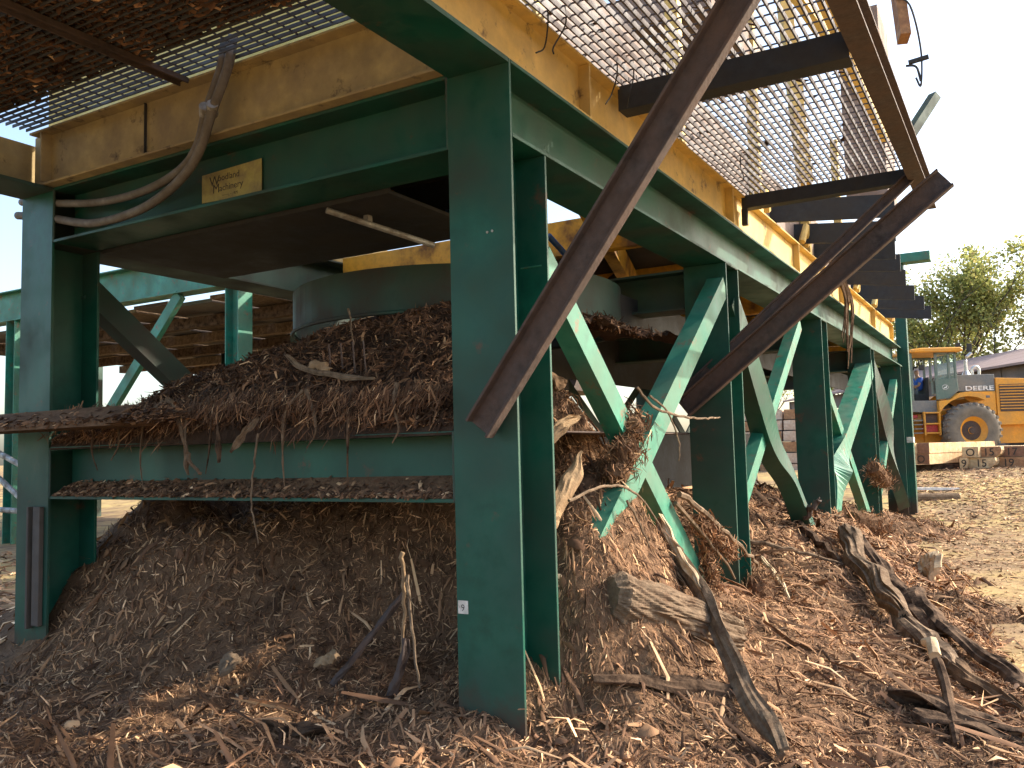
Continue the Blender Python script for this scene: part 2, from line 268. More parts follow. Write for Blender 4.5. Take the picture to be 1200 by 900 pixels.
# ------------------------------------------------------------ green steel frame
fr = empty('steel_frame', (0, 0, -2.75), 'dark green painted steel support frame with H columns and crossed braces over the mulch', 'steel frame')
CX = [0, 3.10, 6.56, 10.04, 13.46]
D = .322; TF = .017
def column(x, y0, z0, z1, dy=.32, ztA=None, nm='column', m='green'):
    b = MB()
    b.box(x, x+TF, y0, y0+dy, z0, ztA if ztA else z1); b.box(x+D-TF, x+D, y0, y0+dy, z0, z1)
    b.box(x+TF, x+D-TF, y0+dy/2-.007, y0+dy/2+.007, z0, z1)
    return b.build(nm, m, fr, bevel=.0015)
c1 = column(0, 0, -2.8, -.001, ztA=.341); c1['label'] = 'nearest column, wide green flange with a rusty bar resting on it'
for x in CX[1:]: column(x, 0, -2.85, -.001)
cl = column(0, 3.24, -2.8, -.001, ztA=.341); cl['label'] = 'left column with a grey rubber strip down its face'
for x in CX[1:]: column(x, 3.24, -2.85, -.001, m='greendirty')
b = MB(); b.prism(hprof(.32, .341, TF, .012), (TF+.003, 0, 0), (13.80, 0, 0), (0, 0, 1), (0, 1, 0)); b.build('long_beam', 'green', fr, bevel=.0015)
b = MB(); b.prism(hprof(.32, .341, TF, .012), (TF+.003, 3.24, 0), (13.80, 3.24, 0), (0, 0, 1), (0, 1, 0)); b.build('long_beam', 'greendirty', fr, bevel=.0015)
b = MB(); b.prism([(x, y) for x, y in hprof(.292, .341, TF, .012)], (.002, .323, 0), (.002, 3.237, 0), (0, 0, 1), (1, 0, 0)); b.build('end_beam', 'green', fr, bevel=.0015)
b = MB(); b.prism(hprof(.30, .31, TF, .012), (.005, .323, -1.555), (.005, 3.237, -1.555), (0, 0, 1), (1, 0, 0)); b.build('lower_cross_beam', 'green', fr, bevel=.0015)
for x in CX[1:]:
    b = MB(); b.prism(hprof(.25, .30, TF, .012), (x+.02, .33, -.31), (x+.02, 3.23, -.31), (0, 0, 1), (1, 0, 0)); b.build('cross_beam', 'greendirty', fr)
# plates carrying on toward the camera
b = MB(); b.box(-3.4, -.003, .0, .31, .320, .341); b.build('top_plate', 'green', fr)
b = MB(); b.box(-3.4, -.003, 3.24, 3.56, .320, .341); b.build('top_plate', 'greendirty', fr)
# gussets
for y in ():
    b = MB(); b.add([(-.012, y+.01, .0), (.0, y+.01, 0), (0, y+.01, .3), (-.012, y+.01, .3), (-.012, y+.06, .0), (0, y+.06, 0), (0, y+.06, .3), (-.012, y+.06, .3)], [(0,3,2,1),(4,5,6,7),(0,1,5,4),(1,2,6,5),(2,3,7,6),(3,0,4,7)]); b.build('gusset', 'green', fr)
def brace(pts, wv, y, m='green', bend=None, leg=-1, t=.010, name='brace'):
    """angle iron through XZ points, broad leg facing -Y, second leg pointing +Y along one edge"""
    P = smooth_path([(x, y, z) for x, z in pts], 8) if len(pts) > 2 else [Vector((pts[0][0], y, pts[0][1])), Vector((pts[1][0], y, pts[1][1]))]
    prof = [(-wv/2, 0), (wv/2, 0), (wv/2, t), (-wv/2+t, t), (-wv/2+t, wv*.8), (-wv/2, wv*.8)]
    if leg > 0: prof = [(-a, c) for a, c in prof][::-1]
    v = []; f = []; k = len(prof)
    for i, p in enumerate(P):
        d = (P[min(i+1, len(P)-1)]-P[max(i-1, 0)]).normalized(); s = Vector((d.z, 0, -d.x))
        tw = bend(i/(len(P)-1)) if bend else 0
        for a, c in prof:
            q = s*a+Vector((0, 1, 0))*c; q = Matrix.Rotation(tw, 3, d)@q; v.append(p+q)
    for i in range(len(P)-1):
        for j in range(k): f.append((i*k+j, i*k+(j+1) % k, (i+1)*k+(j+1) % k, (i+1)*k+j))
    f += [tuple(range(k))[::-1], tuple(range((len(P)-1)*k, len(P)*k))]
    return MB().add(v, f).build(name, m, fr)
brace([(.345, -.455), (2.62, -2.40)], .135, .030, 'greenlight', leg=1)
brace([(3.095, -.178), (.76, -1.883)], .150, .008, 'greenlight', leg=1)
brace([(3.40, -.22), (4.15, -.95), (4.55, -1.35), (5.15, -1.65), (5.98, -2.28)], .20, .03, 'green', leg=1, bend=lambda t: .25*math.sin(t*6))
brace([(5.98, -.12), (3.45, -1.92)], .13, .09, 'greenlight', leg=1)
brace([(10.2, -.28), (8.6, -1.02), (7.6, -1.48), (7.3, -1.75), (6.95, -2.3)], .26, .01, 'greenlight', leg=1, bend=lambda t: .9*math.exp(-((t-.62)/.12)**2))
brace([(6.85, -.55), (9.9, -2.5)], .14, .06, 'greenlight', leg=1)
brace([(10.4, -.22), (11.6, -1.0), (12.1, -1.55), (13.4, -2.35)], .24, .02, 'greendirty', leg=1, bend=lambda t: .5*math.sin(t*5))
brace([(13.4, -.3), (10.4, -2.3)], .14, .06, 'greenlight', leg=1)
yt = brace([(3.62, -1.80), (3.45, -1.925)], .134, .086, 'yellowbright', leg=1, name='brace_tip'); yt['label'] = 'yellow painted lower end of a brace'
# left side braces
brace([(.34, -.22), (1.45, -1.05)], .16, 3.36, 'greendirty', leg=1); 
for i in range(1, 4):
    brace([(CX[i]+.3, -.25), (CX[i+1], -2.2)], .14, 3.36, 'greendirty'); brace([(CX[i+1], -.25), (CX[i]+.3, -2.2)], .14, 3.42, 'greendirty')
# column details
b = MB(); b.box(-.030, -.001, 3.275, 3.345, -2.30, -1.60); b.box(-.040, -.001, 3.375, 3.395, -2.32, -1.60); b.build('rubber_strip', 'belly', fr, bevel=.003)
st = MB(); st.box(-.0035, -.0005, .262, .312, -2.02, -1.965); st = st.build('number_sticker', 'label', fr)
tp = MB(); tp.box(13.80, 13.99, -.10, .08, -2.8, 2.02); tp.build('tall_post', 'green', fr, bevel=.004)
tp = MB(); tp.box(13.74, 14.05, -.55, .14, 1.86, 2.02); tp.build('post_arm', 'greenlight', fr, bevel=.004)
tp = MB(); tp.box(13.795, 13.999, -.106, .086, -1.35, -1.25); tp.build('post_band', 'label', fr)
# weld beads, bolts and end plates
def bolts(nm, pts, ax, r=.013, h=.012, m='green'):
    for p in pts:
        p = Vector(p); MB().tube([p, p+Vector(ax)*h], r, 6).build(nm, m, fr)
bolts('bolt', [(.0, .10, -.40), (.0, .125, -.402)], (-1, 0, 0), r=.006, h=.004, m='galv')
for y0 in (.325, 3.235):
    for z0, z1 in ((.0, .34), (-1.55, -1.25)):
        yy = y0; MB().tube([(.006, yy, z0+(z1-z0)*k/14+(.002 if k % 2 else 0)) for k in range(15)], [.006+.002*(k % 2) for k in range(15)], 6).build('weld_bead', 'greendirty', fr)
for x in CX[1:]: MB().tube([(x+D*k/12, .004, -.004) for k in range(13)], [.006+.002*(k % 2) for k in range(13)], 6).build('weld_bead', 'greendirty', fr)
# ------------------------------------------------------------ text helper
def text(body, size, origin, right, up, depth, m, parent, name='lettering', font_scale=1, offset=0):
    cu_ = bpy.data.curves.new('t', 'FONT'); cu_.body = body; cu_.size = size; cu_.extrude = depth; cu_.offset = offset; cu_.resolution_u = 2
    o = bpy.data.objects.new('t', cu_); COL.objects.link(o); bpy.context.view_layer.update()
    me = bpy.data.meshes.new_from_object(o.evaluated_get(bpy.context.evaluated_depsgraph_get())); bpy.data.objects.remove(o)
    r, u = Vector(right), Vector(up); nrm = r.cross(u); off = Vector(origin); p = parent; po = Vector((0, 0, 0))
    while p is not None: po += p.location; p = p.parent
    for v in me.vertices:
        c = v.co; v.co = off+r*c.x*font_scale+u*c.y+nrm*c.z-po
    me.materials.clear(); me.materials.append(M[m] if isinstance(m, str) else m)
    t = bpy.data.objects.new(name, me); COL.objects.link(t); t.parent = parent; return t
sg = MB(); sg.add([(.128, 2.06, .075), (.128, 1.60, .062), (.128, 1.60, .245), (.128, 2.06, .232), (.131, 2.06, .075), (.131, 1.60, .062), (.131, 1.60, .245), (.131, 2.06, .232)], [(0,3,2,1),(4,5,6,7),(0,1,5,4),(1,2,6,5),(2,3,7,6),(3,0,4,7)])
sgo = sg.build('name_plate', 'sign', fr); sgo['label'] = 'faded yellow maker plate with dark lettering'
text('W', .078, (.1275, 2.00, .158), (0, -1, 0), (0, 0, 1), .0004, 'ink', sgo); text('oodland', .052, (.1275, 1.935, .178), (0, -1, 0), (0, 0, 1), .0004, 'ink', sgo)
text('M', .072, (.1275, 1.975, .116), (0, -1, 0), (0, 0, 1), .0004, 'ink', sgo); text('achinery', .054, (.1275, 1.922, .120), (0, -1, 0), (0, 0, 1), .0004, 'ink', sgo)
text('·········, ·· ··975', .022, (.1275, 1.90, .086), (0, -1, 0), (0, 0, 1), .0004, 'ink', sgo)
text('9', .04, (-.0042, .297, -2.008), (0, -1, 0), (0, 0, 1), .0003, 'ink', st)
# ------------------------------------------------------------ yellow machine frame on top
yf = empty('machine_frame', (6, 1.7, .36), 'yellow channel steel machine frame sitting on the green support beams', 'machine frame')
def channel(x0, x1, yw, out, z0, z1, m, nm='side_channel'):
    b = MB(); s = -1 if out < 0 else 1
    b.box(x0, x1, min(yw, yw+s*.012), max(yw, yw+s*.012), z0, z1); a = abs(out)
    b.box(x0, x1, min(yw+s*.012, yw+s*a), max(yw+s*.012, yw+s*a), z0, z0+.014); b.box(x0, x1, min(yw+s*.012, yw+s*a), max(yw+s*.012, yw+s*a), z1-.014, z1)
    return b.build(nm, m, yf, bevel=.0015)
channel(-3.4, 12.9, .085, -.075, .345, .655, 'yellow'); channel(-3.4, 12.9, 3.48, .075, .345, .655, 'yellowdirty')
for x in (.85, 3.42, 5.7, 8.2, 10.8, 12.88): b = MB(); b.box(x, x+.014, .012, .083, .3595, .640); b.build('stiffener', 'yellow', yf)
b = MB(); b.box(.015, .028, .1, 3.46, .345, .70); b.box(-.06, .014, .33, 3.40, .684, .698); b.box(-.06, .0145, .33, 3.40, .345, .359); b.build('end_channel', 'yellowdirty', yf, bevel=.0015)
for y in (3.28, .36): b = MB(); b.box(-.055, .0145, y, y+.015, .377, .683); b.build('stiffener', 'yellowdirty', yf)
b = MB(); b.box(-.005, .012, 2.38, 2.384, .378, .68); b.build('weld_seam', 'dark', yf)
# belly deck and inner members
b = MB(); b.box(.31, 1.5, .40, 3.20, .364, .378); b.box(3.4, 12.8, .40, 3.2, .364, .378); b.box(.31, 1.30, .9, 3.2, -.02, .0); b.box(1.28, 1.30, .9, 3.2, 0, .36); b.box(.31, .33, .9, 3.2, 0, .36); b.build('belly_plate', 'dark', yf)
for x in (2.6, 4.6, 6.4, 8.4, 10.4, 12.4):
    b = MB(); b.box(x, x+.10, .34, 3.2, .10, .363); b.build('floor_beam', 'yellowbright', yf, bevel=.004)
b = MB(); b.prism([(0, 0), (.10, 0), (.10, .2), (0, .2)], (1.6, .42, .20), (5.2, 1.4, -.02), (0, 0, 1), (0, 1, 0)); b.build('inner_rail', 'yellowbright', yf, bevel=.003)
b = MB(); b.prism([(0, 0), (.012, 0), (.012, .16), (0, .16)], (2.4, 1.75, .17), (5.6, 1.75, .17), (0, 0, 1), (0, 1, 0)); b.build('inner_rail', 'yellowbright', yf)
b = MB(); b.add([(3.95, 1.5, .05), (6.45, 1.5, -.05), (6.45, 1.5, .36), (4.6, 1.5, .36), (3.95, 1.52, .05), (6.45, 1.52, -.05), (6.45, 1.52, .36), (4.6, 1.52, .36)], [(0,1,2,3),(7,6,5,4),(0,4,5,1),(1,5,6,2),(2,6,7,3),(3,7,4,0)]); b.build('hopper_plate', 'belly', yf)
b = MB()
for i in range(12):
    t0, t1 = i/12, (i+1)/12; za = lambda t: .06-.17*t-.05*math.sin(math.pi*t)
    b.add([(3.9+2.6*t0, 1.30, za(t0)-.05), (3.9+2.6*t1, 1.30, za(t1)-.05), (3.9+2.6*t1, 1.53, za(t1)+.03), (3.9+2.6*t0, 1.53, za(t0)+.03)], [(0,1,2,3)])
b.build('curved_lip', 'galv', yf)
b = MB(); b.box(2.9, 4.9, 2.2, 2.23, -2.3, -.1); b.box(4.92, 13, 2.4, 2.43, -.57, .36); b.box(2.9, 13, .75, .77, -.45, -.18); b.build('side_shield', 'dark', yf)
b = MB(); b.box(4.92, 13, 2.45, 2.48, -2.6, -1.12); b.build('lower_shield', 'dark', yf)
b = MB(); b.tube([(2.15, .95, .14), (3.74, 1.0, -.33)], .022, 10); b.tube([(3.70, 1.0, -.33), (3.80, 1.0, -.33)], .045, 10); b.build('hydraulic_ram', 'blue', yf, smooth=True)
b = MB(); b.tube([(2.5, .8, .33), (2.75, .95, .0), (2.6, 1.1, -.1)], .04, 8); b.build('hose', 'dark', yf, smooth=True)
b = MB(); b.tube([(.33, 1.33, -.035), (.9, 1.04, -.155)], .017, 8); b.box(.56, .60, 1.24, 1.27, -.06, -.02); b.build('drive_shaft', 'galv', yf)
b = MB(); b.tube([(.9, .95, .02), (1.0, .65, .01)], .02, 8); b.build('air_line', 'blue', yf, smooth=True)
# drum: curved guard ring
b = MB(); n_ = 72; Rr = 1.26; cx_, cy_ = 2.52, 1.95
for k in range(n_):
    a0, a1 = 2*math.pi*k/n_, 2*math.pi*(k+1)/n_
    p = lambda a, r, z: (cx_+r*math.cos(a), cy_+r*math.sin(a), z)
    b.add([p(a0, Rr, -.42), p(a1, Rr, -.42), p(a1, Rr, -.13), p(a0, Rr, -.13), p(a0, Rr-.015, -.42), p(a1, Rr-.015, -.42), p(a1, Rr-.015, -.13), p(a0, Rr-.015, -.13)], [(0,1,2,3),(7,6,5,4),(0,4,5,1),(2,6,7,3)])
for z in (-.43,):
    MB().tube([(cx_+(Rr+.006)*math.cos(2*math.pi*k/96), cy_+(Rr+.006)*math.sin(2*math.pi*k/96), z) for k in range(97)], .014, 6).build('rim_band', 'greendirty', yf)
dr = b.build('drum_guard', 'greendirty', yf); dr['label'] = 'large round green guard ring above the mulch'
# upper works seen through the grating
b = MB(); b.box(-1.6, 9.4, .12, .135, .66, 1.22); b.build('side_panel', 'greypanel', yf)
b = MB(); b.box(.10, .115, .2, 3.46, .705, 1.5); b.build('end_panel', 'yellowclean', yf)
for x in (.3, 2.3, 4.3, 6.3, 8.3): b = MB(); b.box(x, x+.09, .02, .11, .66, 2.5); b.build('upright', 'yellow', yf, bevel=.003)
def beam(a, c, wd, ht, m, nm, par, up=(0, 0, 1)):
    a, c = Vector(a), Vector(c); d = (c-a).normalized(); s = d.cross(Vector(up)).normalized(); u = s.cross(d)
    return MB().prism([(-wd/2, -ht/2), (wd/2, -ht/2), (wd/2, ht/2), (-wd/2, ht/2)], a, c, u, s).build(nm, m, par, bevel=.003)
beam((2.2, -.2, 3.6), (5.9, -.8, 1.6), .09, .10, 'yellow', 'hand_brace', yf); beam((4.2, .35, 3.9), (6.8, -.75, 2.0), .12, .12, 'yellow', 'hand_brace', yf)
beam((5.6, -.1, 1.2), (5.9, .1, 3.6), .12, .12, 'yellow', 'upright', yf)
b = MB(); b.box(3.2, 5.0, .05, 1.6, 2.0, 2.25); b.build('conveyor_housing', 'greypanel', yf)
b = MB(); b.box(6.4, 7.2, -.75, -.35, 1.2, 3.2); b.build('chute', 'greypanel', yf)
b = MB(); b.box(-1.6, 9.0, 1.9, 3.2, 1.9, 1.94); b.build('roof_panel', 'belly', yf)
beam((8.2, -.78, 4.3), (8.0, -.85, 3.45), .12, .20, 'rustorange', 'broken_strut', yf)
beam((6.0, -1.02, 1.63), (6.3, -1.24, 2.07), .09, .09, 'greendirty', 'pipe_stub', yf)
b = MB(); b.tube(smooth_path([(8.0, -.75, 4.0), (8, -.93, 3.85), (8, -1.02, 3.3), (8, -1.0, 2.85), (8, -.95, 2.95)], 6), .012, 6); b.tube(smooth_path([(8, -.85, 3.12), (8, -.96, 3.08), (8, -1.0, 2.9)], 5), .014, 6)
b.tube([(8, -.88, 3.15), (8, -1.1, 3.17)], .03, 6); b.build('loose_cable', 'dark', yf)
b = MB(); b.tube([(12.55, .04, .67), (12.55, .04, .88)], .10, 14); b.build('yellow_pipe_stub', 'yellowbright', yf, smooth=False)
for i in range(5):
    b = MB(); x = 4.2+i*1.6; b.tube([(x, .0, .68), (x+.12, -.02, .86), (x+.3, .02, .70)], .035, 6); b.build('lifting_lug', 'yellow', yf)
# ------------------------------------------------------------ walkways: grating, edge channel, cross members, knee braces
def grating(x0, x1, y0, y1, z, along, par, sp=.045, cr=.10, h=.03, m='grating'):
    b = MB()
    if along == 'x':
        for y in np.arange(y0, y1+1e-6, sp): b.box(x0, x1, y, y+.008, z, z+h)
        for x in np.arange(x0+.03, x1, cr): b.box(x, x+.006, y0, y1, z+h-.008, z+h-.001)
    else:
        for x in np.arange(x0, x1+1e-6, sp): b.box(x, x+.006, y0, y1, z, z+h)
        for y in np.arange(y0+.03, y1, cr): b.box(x0, x1, y, y+.006, z+h-.008, z+h-.001)
    o = b.build('grating', m, par); o['kind'] = 'stuff'; return o
wk = empty('side_walkway', (1.5, -.6, .66), 'steel grating side walkway overhead on the right with rusty edge channel', 'walkway')
grating(-3.4, 1.215, -1.18, .06, .660, 'x', wk); grating(1.225, 3.80, -1.18, .06, .660, 'x', wk)  # near part lengthened out of view to shade the end of the frame
b = MB(); b.box(-3.4, 4.65, -1.30, -1.190, .545, .557); b.box(-3.4, 4.65, -1.20, -1.188, .557, .70); b.box(-3.4, 4.65, -1.30, -1.2002, .700, .712); b.build('edge_channel', 'rust', wk)
b = MB(); b.box(1.24, 1.252, -1.186, .02, .52, .658); b.box(1.252, 1.36, -1.186, .02, .52, .532); b.build('cross_member', 'dark', wk)
b = MB(); b.box(3.76, 3.772, -1.186, .04, .555, .658); b.box(3.772, 3.86, -1.186, .04, .555, .567); b.box(3.76, 3.80, .0, .045, .42, .554); b.build('cross_member', 'dark', wk)
b = MB(); b.box(-1.3, -1.288, -1.186, .02, .52, .658); b.box(-1.288, -1.2, -1.186, .02, .52, .532); b.build('cross_member', 'dark', wk)
def angle_bar(a, c, wd, t, nrm, m, nm, par):
    a, c = Vector(a), Vector(c); d = (c-a).normalized(); nrm = Vector(nrm); nrm = (nrm-d*nrm.dot(d)).normalized(); s = d.cross(nrm)
    h = wd*.42
    prof = [(-wd/2, 0), (wd/2, 0), (wd/2, h), (wd/2-t, h), (wd/2-t, t), (-wd/2+t, t), (-wd/2+t, h), (-wd/2, h)]
    return MB().prism(prof, a, c, nrm, s).build(nm, m, par, bevel=.002)
k1 = angle_bar((-.045, .145, -1.245), (-.045, -1.25, .585), .130, .012, (-1, 0, 0), 'rust', 'knee_brace', wk)
angle_bar((3.02, .33, -1.06), (3.04, -1.47, .34), .150, .012, (-1, 0, 0), 'rust', 'knee_brace', wk)
angle_bar((3.02, .36, -.98), (3.72, -1.20, .57), .080, .012, (-1, 0, 0), 'rust', 'knee_brace', wk)
for i, (x, y) in enumerate(((.30, -.04), (.36, -.10), (1.0, -.08), (1.08, -.14), (2.9, -.2))):
    rw = random.Random(i); MB().tube(smooth_path([(x, y, .70), (x+.02, y+.01, .62), (x+rw.uniform(-.05, .05), y+rw.uniform(-.03, .06), .54-.05*rw.random()), (x+rw.uniform(-.06, .06), y+.05, .50-.06*rw.random())], 4), .004, 5).build('tie_wire', 'dark', wk)
ew = empty('end_walkway', (-1, 2, .70), 'clogged steel grating end walkway overhead on the left with brown angle', 'walkway')
grating(-3.4, -.075, .33, 3.40, .700, 'y', ew, sp=.042, cr=.11, h=.018, m='gratingdark')  # run on unseen over the camera to cut sky light on the frame
angle_bar((-3.4, 1.98, .70), (-.06, 1.98, .70), .075, .01, (0, 0, -1), 'rust', 'support_angle', ew)
X = RNG.uniform(-3.4, -.065, 120000); Y = RNG.uniform(.34, 3.40, 120000)
cl_ = fbm(X*3, Y*3, 3)*.35+np.where(X < -.34, 1, (-.22-X)/.30)+.4*np.exp(-((Y-2.09)/.05)**2)*-1.2
k = cl_ > RNG.random(120000)*.6+.42; X, Y = X[k], Y[k]; n = len(X)
P = np.stack([X, Y, .706+RNG.random(n)*.045], 1); L = RNG.uniform(.03, .09, n)
chips('grating_debris', P, np.tile([0, 0, 1.], (n, 1)), L, L*RNG.uniform(.25, .6, n), [7,6,4,2,.6,.2,.1,.1], 'dark bark debris clogging the overhead grating on the left', 'debris', tilt=.15)
n = 120; X = RNG.uniform(-1.5, 3.7, n); Y = -1.15+1.18*RNG.random(n)**.7; P = np.stack([X, Y, np.full(n, .692)], 1); L = RNG.uniform(.03, .11, n)
chips('grating_litter', P, np.tile([0, 0, 1.], (n, 1)), L, L*RNG.uniform(.1, .4, n), [7,6,4,2,.6,.2,.1,.1], 'scattered bark bits caught in the right hand grating', 'debris', tilt=.1)
# ------------------------------------------------------------ flat fanned plates beyond walkway
pl = empty('loading_skids', (9, -.3, .7), 'stepped row of straight dark steel slats sticking out beside the yellow frame', 'steel plates')
for i, (x, y, z) in enumerate([(5, -.95, .80), (6, -.84, .80), (7, -.72, .82), (8, -.66, .86), (9, -.61, .85), (10, -.61, .80), (11, -.64, .79), (12, -.65, .77)]):
    v = []
    for yy, zt in ((.75, z+.20), (y, z+.02)): v += [(x, yy, zt-.21), (x+.03, yy, zt-.21), (x+.06, yy, zt), (x+.03, yy, zt)]
    MB().add(v, [(0,1,2,3),(7,6,5,4),(0,4,5,1),(1,5,6,2),(2,6,7,3),(3,7,4,0)]).build('skid_plate', 'dark', pl)
# ------------------------------------------------------------ conduits
def tube_thing(name, pts, r, m, label, cat, n=10, group=None, sm=8):
    o = MB().tube(smooth_path(pts, sm), r, n).build(name, m, smooth=True); return tag(o, label, cat, group)
t1 = tube_thing('conduit', [(-.12, 1.60, .80), (-.11, 1.64, .66), (-.10, 1.76, .46), (-.075, 1.86, .30), (-.04, 2.05, .21), (0, 2.40, .17), (.03, 2.85, .19), (.03, 3.35, .27), (.03, 3.62, .32)], .023, 'conduit', 'upper of two dusty grey conduits bending down past the maker plate to the left column', 'conduit', group='conduits on the end beam')
t2 = tube_thing('conduit', [(-.12, 1.54, .80), (-.12, 1.58, .64), (-.115, 1.70, .44), (-.095, 1.80, .29), (-.06, 1.95, .19), (-.03, 2.2, .10), (0, 2.5, .06), (.02, 2.9, .07), (.03, 3.35, .18), (.03, 3.66, .24)], .025, 'conduit', 'lower of two dusty grey conduits sagging in front of the end beam flange', 'conduit', group='conduits on the end beam')
for y in (1.75, 1.695):
    b = MB(); b.tube([(-.135, y-.02, .47), (-.09, y+.03, .44)], .030, 10); b.build('clamp', 'galv', t1 if y > 1.72 else t2, rel=False)
# ------------------------------------------------------------ mulch heap on the lower cross beam
def hz(X, Y):
    b_ = np.interp(X, [-.05, .08, .3, .8, 1.5, 3.2], [-1.26, -1.12, -.93, -.66, -.44, -.44])
    side = np.interp(Y, [.3, .9, 1.6, 2.0, 2.6, 3.3], [-.12, -.02, .05, .02, -.14, -.24]); k = np.clip(X/.35, 0, 1)
    return np.where(X < .015, -1.262, b_+side*k+.10*fbm(X*3+9, Y*3, 4)*np.clip(.3+X*3, 0, 1)+.03*fbm(X*14, Y*14, 2))
hp = empty('mulch_heap', (1, 1.9, -1.2), 'heap of shredded bark piled on the lower green cross beam', 'mulch heap')
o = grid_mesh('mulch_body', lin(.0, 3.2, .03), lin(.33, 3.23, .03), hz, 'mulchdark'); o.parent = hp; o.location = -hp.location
b = MB(); b.box(.05, 3.2, .34, 3.22, -1.243, -1.235); b.build('shelf_plate', 'rust', hp)
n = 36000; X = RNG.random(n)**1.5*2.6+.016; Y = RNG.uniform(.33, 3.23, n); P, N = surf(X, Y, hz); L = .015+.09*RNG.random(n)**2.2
c_ = chips('heap_chips', P-np.array(hp.location), N, L, L*RNG.uniform(.05, .2, n), [14,9,5,3,1.6,.8,.5,.3], None, None, parent=hp, flow=np.tile([-.9, .3, -.5], (n, 1))*.6)  # dark chip weights put the under-frame shade into the heap colour
n = 3200; X = RNG.uniform(-.06, .10, n); Y = RNG.uniform(.35, 3.2, n); P = np.stack([X, Y, -1.07-RNG.random(n)**2*.15*(.2+1.6*vn(Y*3.1, Y*0))+(X*.5)], 1); P[:, 0] -= .02
L = RNG.uniform(.02, .10, n)
chips('hanging_fibres', P-np.array(hp.location), np.tile([-1., 0, .3], (n, 1)), L, L*RNG.uniform(.03, .09, n), [10,8,6,4,2,1,.6,.3], None, None, parent=hp, flow=np.tile([0, .35, -1.3], (n, 1)), tilt=.35)
# dirt along the beam's bottom flange
n = 9000; Y = RNG.uniform(.34, 3.2, n); X = RNG.uniform(.008, .15, n); P = np.stack([X, Y, -1.535+(X)*.55*RNG.random(n)], 1); L = RNG.uniform(.015, .06, n)
chips('flange_dirt', P, np.tile([-.5, 0, 1.], (n, 1)), L, L*RNG.uniform(.1, .4, n), [5,7,6,4,2,1,.4,.2], 'brown bark dirt lying along the bottom flange of the lower cross beam', 'dirt', tilt=.2)
o = MB().add([(.006, .33, -1.535), (.006, 3.22, -1.535), (.146, 3.22, -1.46), (.146, .33, -1.44)], [(0, 1, 2, 3)]).build('dirt_layer', 'mulch'); tag(o, 'dirt bank beneath the chips on the bottom flange', 'dirt', kind='stuff')
# ledge board sticking out to the left
lb = empty('ledge_board', (-.2, 3.5, -1.1), 'dirt covered board sticking out past the left column on top of the cross beam', 'board')
b = MB(); b.prism([(-.13, -.012), (.13, -.012), (.15, .03), (.02, .10), (-.11, .028)], (-.20, 2.2, -1.145), (-.20, 5.4, -1.145), (0, 0, 1), (1, 0, 0)); b.build('board', 'mulch', lb)
n = 5000; Y = RNG.uniform(1.9, 5.3, n); X = RNG.uniform(-.33, -.05, n); P = np.stack([X, Y, -1.15+.10*RNG.random(n)*(1-np.abs(X+.18)/.2)], 1)-np.array(lb.location); L = RNG.uniform(.015, .06, n)
chips('board_dirt', P, np.tile([-.3, 0, 1.], (n, 1)), L, L*RNG.uniform(.15, .4, n), [5,7,6,4,2,1,.4,.2], None, None, parent=lb, tilt=.2)
#WOOD>>
def resample(P, n):
    P = smooth_path(P, 10); L_ = [0]
    for a, c in zip(P, P[1:]): L_.append(L_[-1]+(c-a).length)
    out = []; j = 0
    for i in range(n):
        s = L_[-1]*i/(n-1)
        while j < len(L_)-2 and L_[j+1] < s: j += 1
        t = (s-L_[j])/max(1e-6, L_[j+1]-L_[j]); out.append(P[j].lerp(P[j+1], min(1, t)))
    return out
def slab(name, pts, width, thick, m, label, cat, curl=.3, seed=1, taper=(.5, .35), roll=0, rag=.25, group=None, n=34, k=9, grooves=.25, parent=None):
    """curved strip of bark or split wood with ragged ends, ridged face and real thickness"""
    rs = np.random.default_rng(seed); P = resample(pts, n); v = []; f = []
    off = rs.uniform(0, 50)
    for i, p in enumerate(P):
        d = (P[min(i+1, n-1)]-P[max(i-1, 0)]).normalized(); s = d.cross(Vector((0, 0, 1))).normalized(); u = s.cross(d)
        rr = Matrix.Rotation(roll+.35*math.sin(i*.21+off), 3, d); s = rr@s; u = rr@u; t = i/(n-1)
        wl = width*min(1, taper[0]+t*4)*min(1, taper[1]+(1-t)*3)*(1+rag*(float(vn(np.array([t*9+off]), np.array([1.3])))-.5)*2)
        sh = (float(vn(np.array([t*6+off]), np.array([7.3])))-.5)*width*.35
        top = []; bot = []
        for j in range(k):
            a = j/(k-1)*2-1; rg = (float(vn(np.array([t*7+off+j*.4]), np.array([j*1.9+off])))-.5)*thick*2*grooves*2
            z = -curl*width*.5*(a*a)+rg; e = thick*(.5 if abs(a) < .95 else .12)
            top.append(p+s*(a*wl/2+sh)+u*(z+e)); bot.append(p+s*(a*wl/2*.96+sh)+u*(z-e))
        v += top+bot[::-1]
    K_ = 2*k
    for i in range(n-1):
        for j in range(K_): f.append((i*K_+j, i*K_+(j+1) % K_, (i+1)*K_+(j+1) % K_, (i+1)*K_+j))
    f += [tuple(range(K_))[::-1], tuple(range((n-1)*K_, n*K_))]
    o = MB().add(v, f).build(name, m, parent, smooth=False); 
    if parent is None: tag(o, label, cat, group)
    return o
def on(X, Y, l=.03): return (X, Y, float(mz(X, Y)[0])+l)
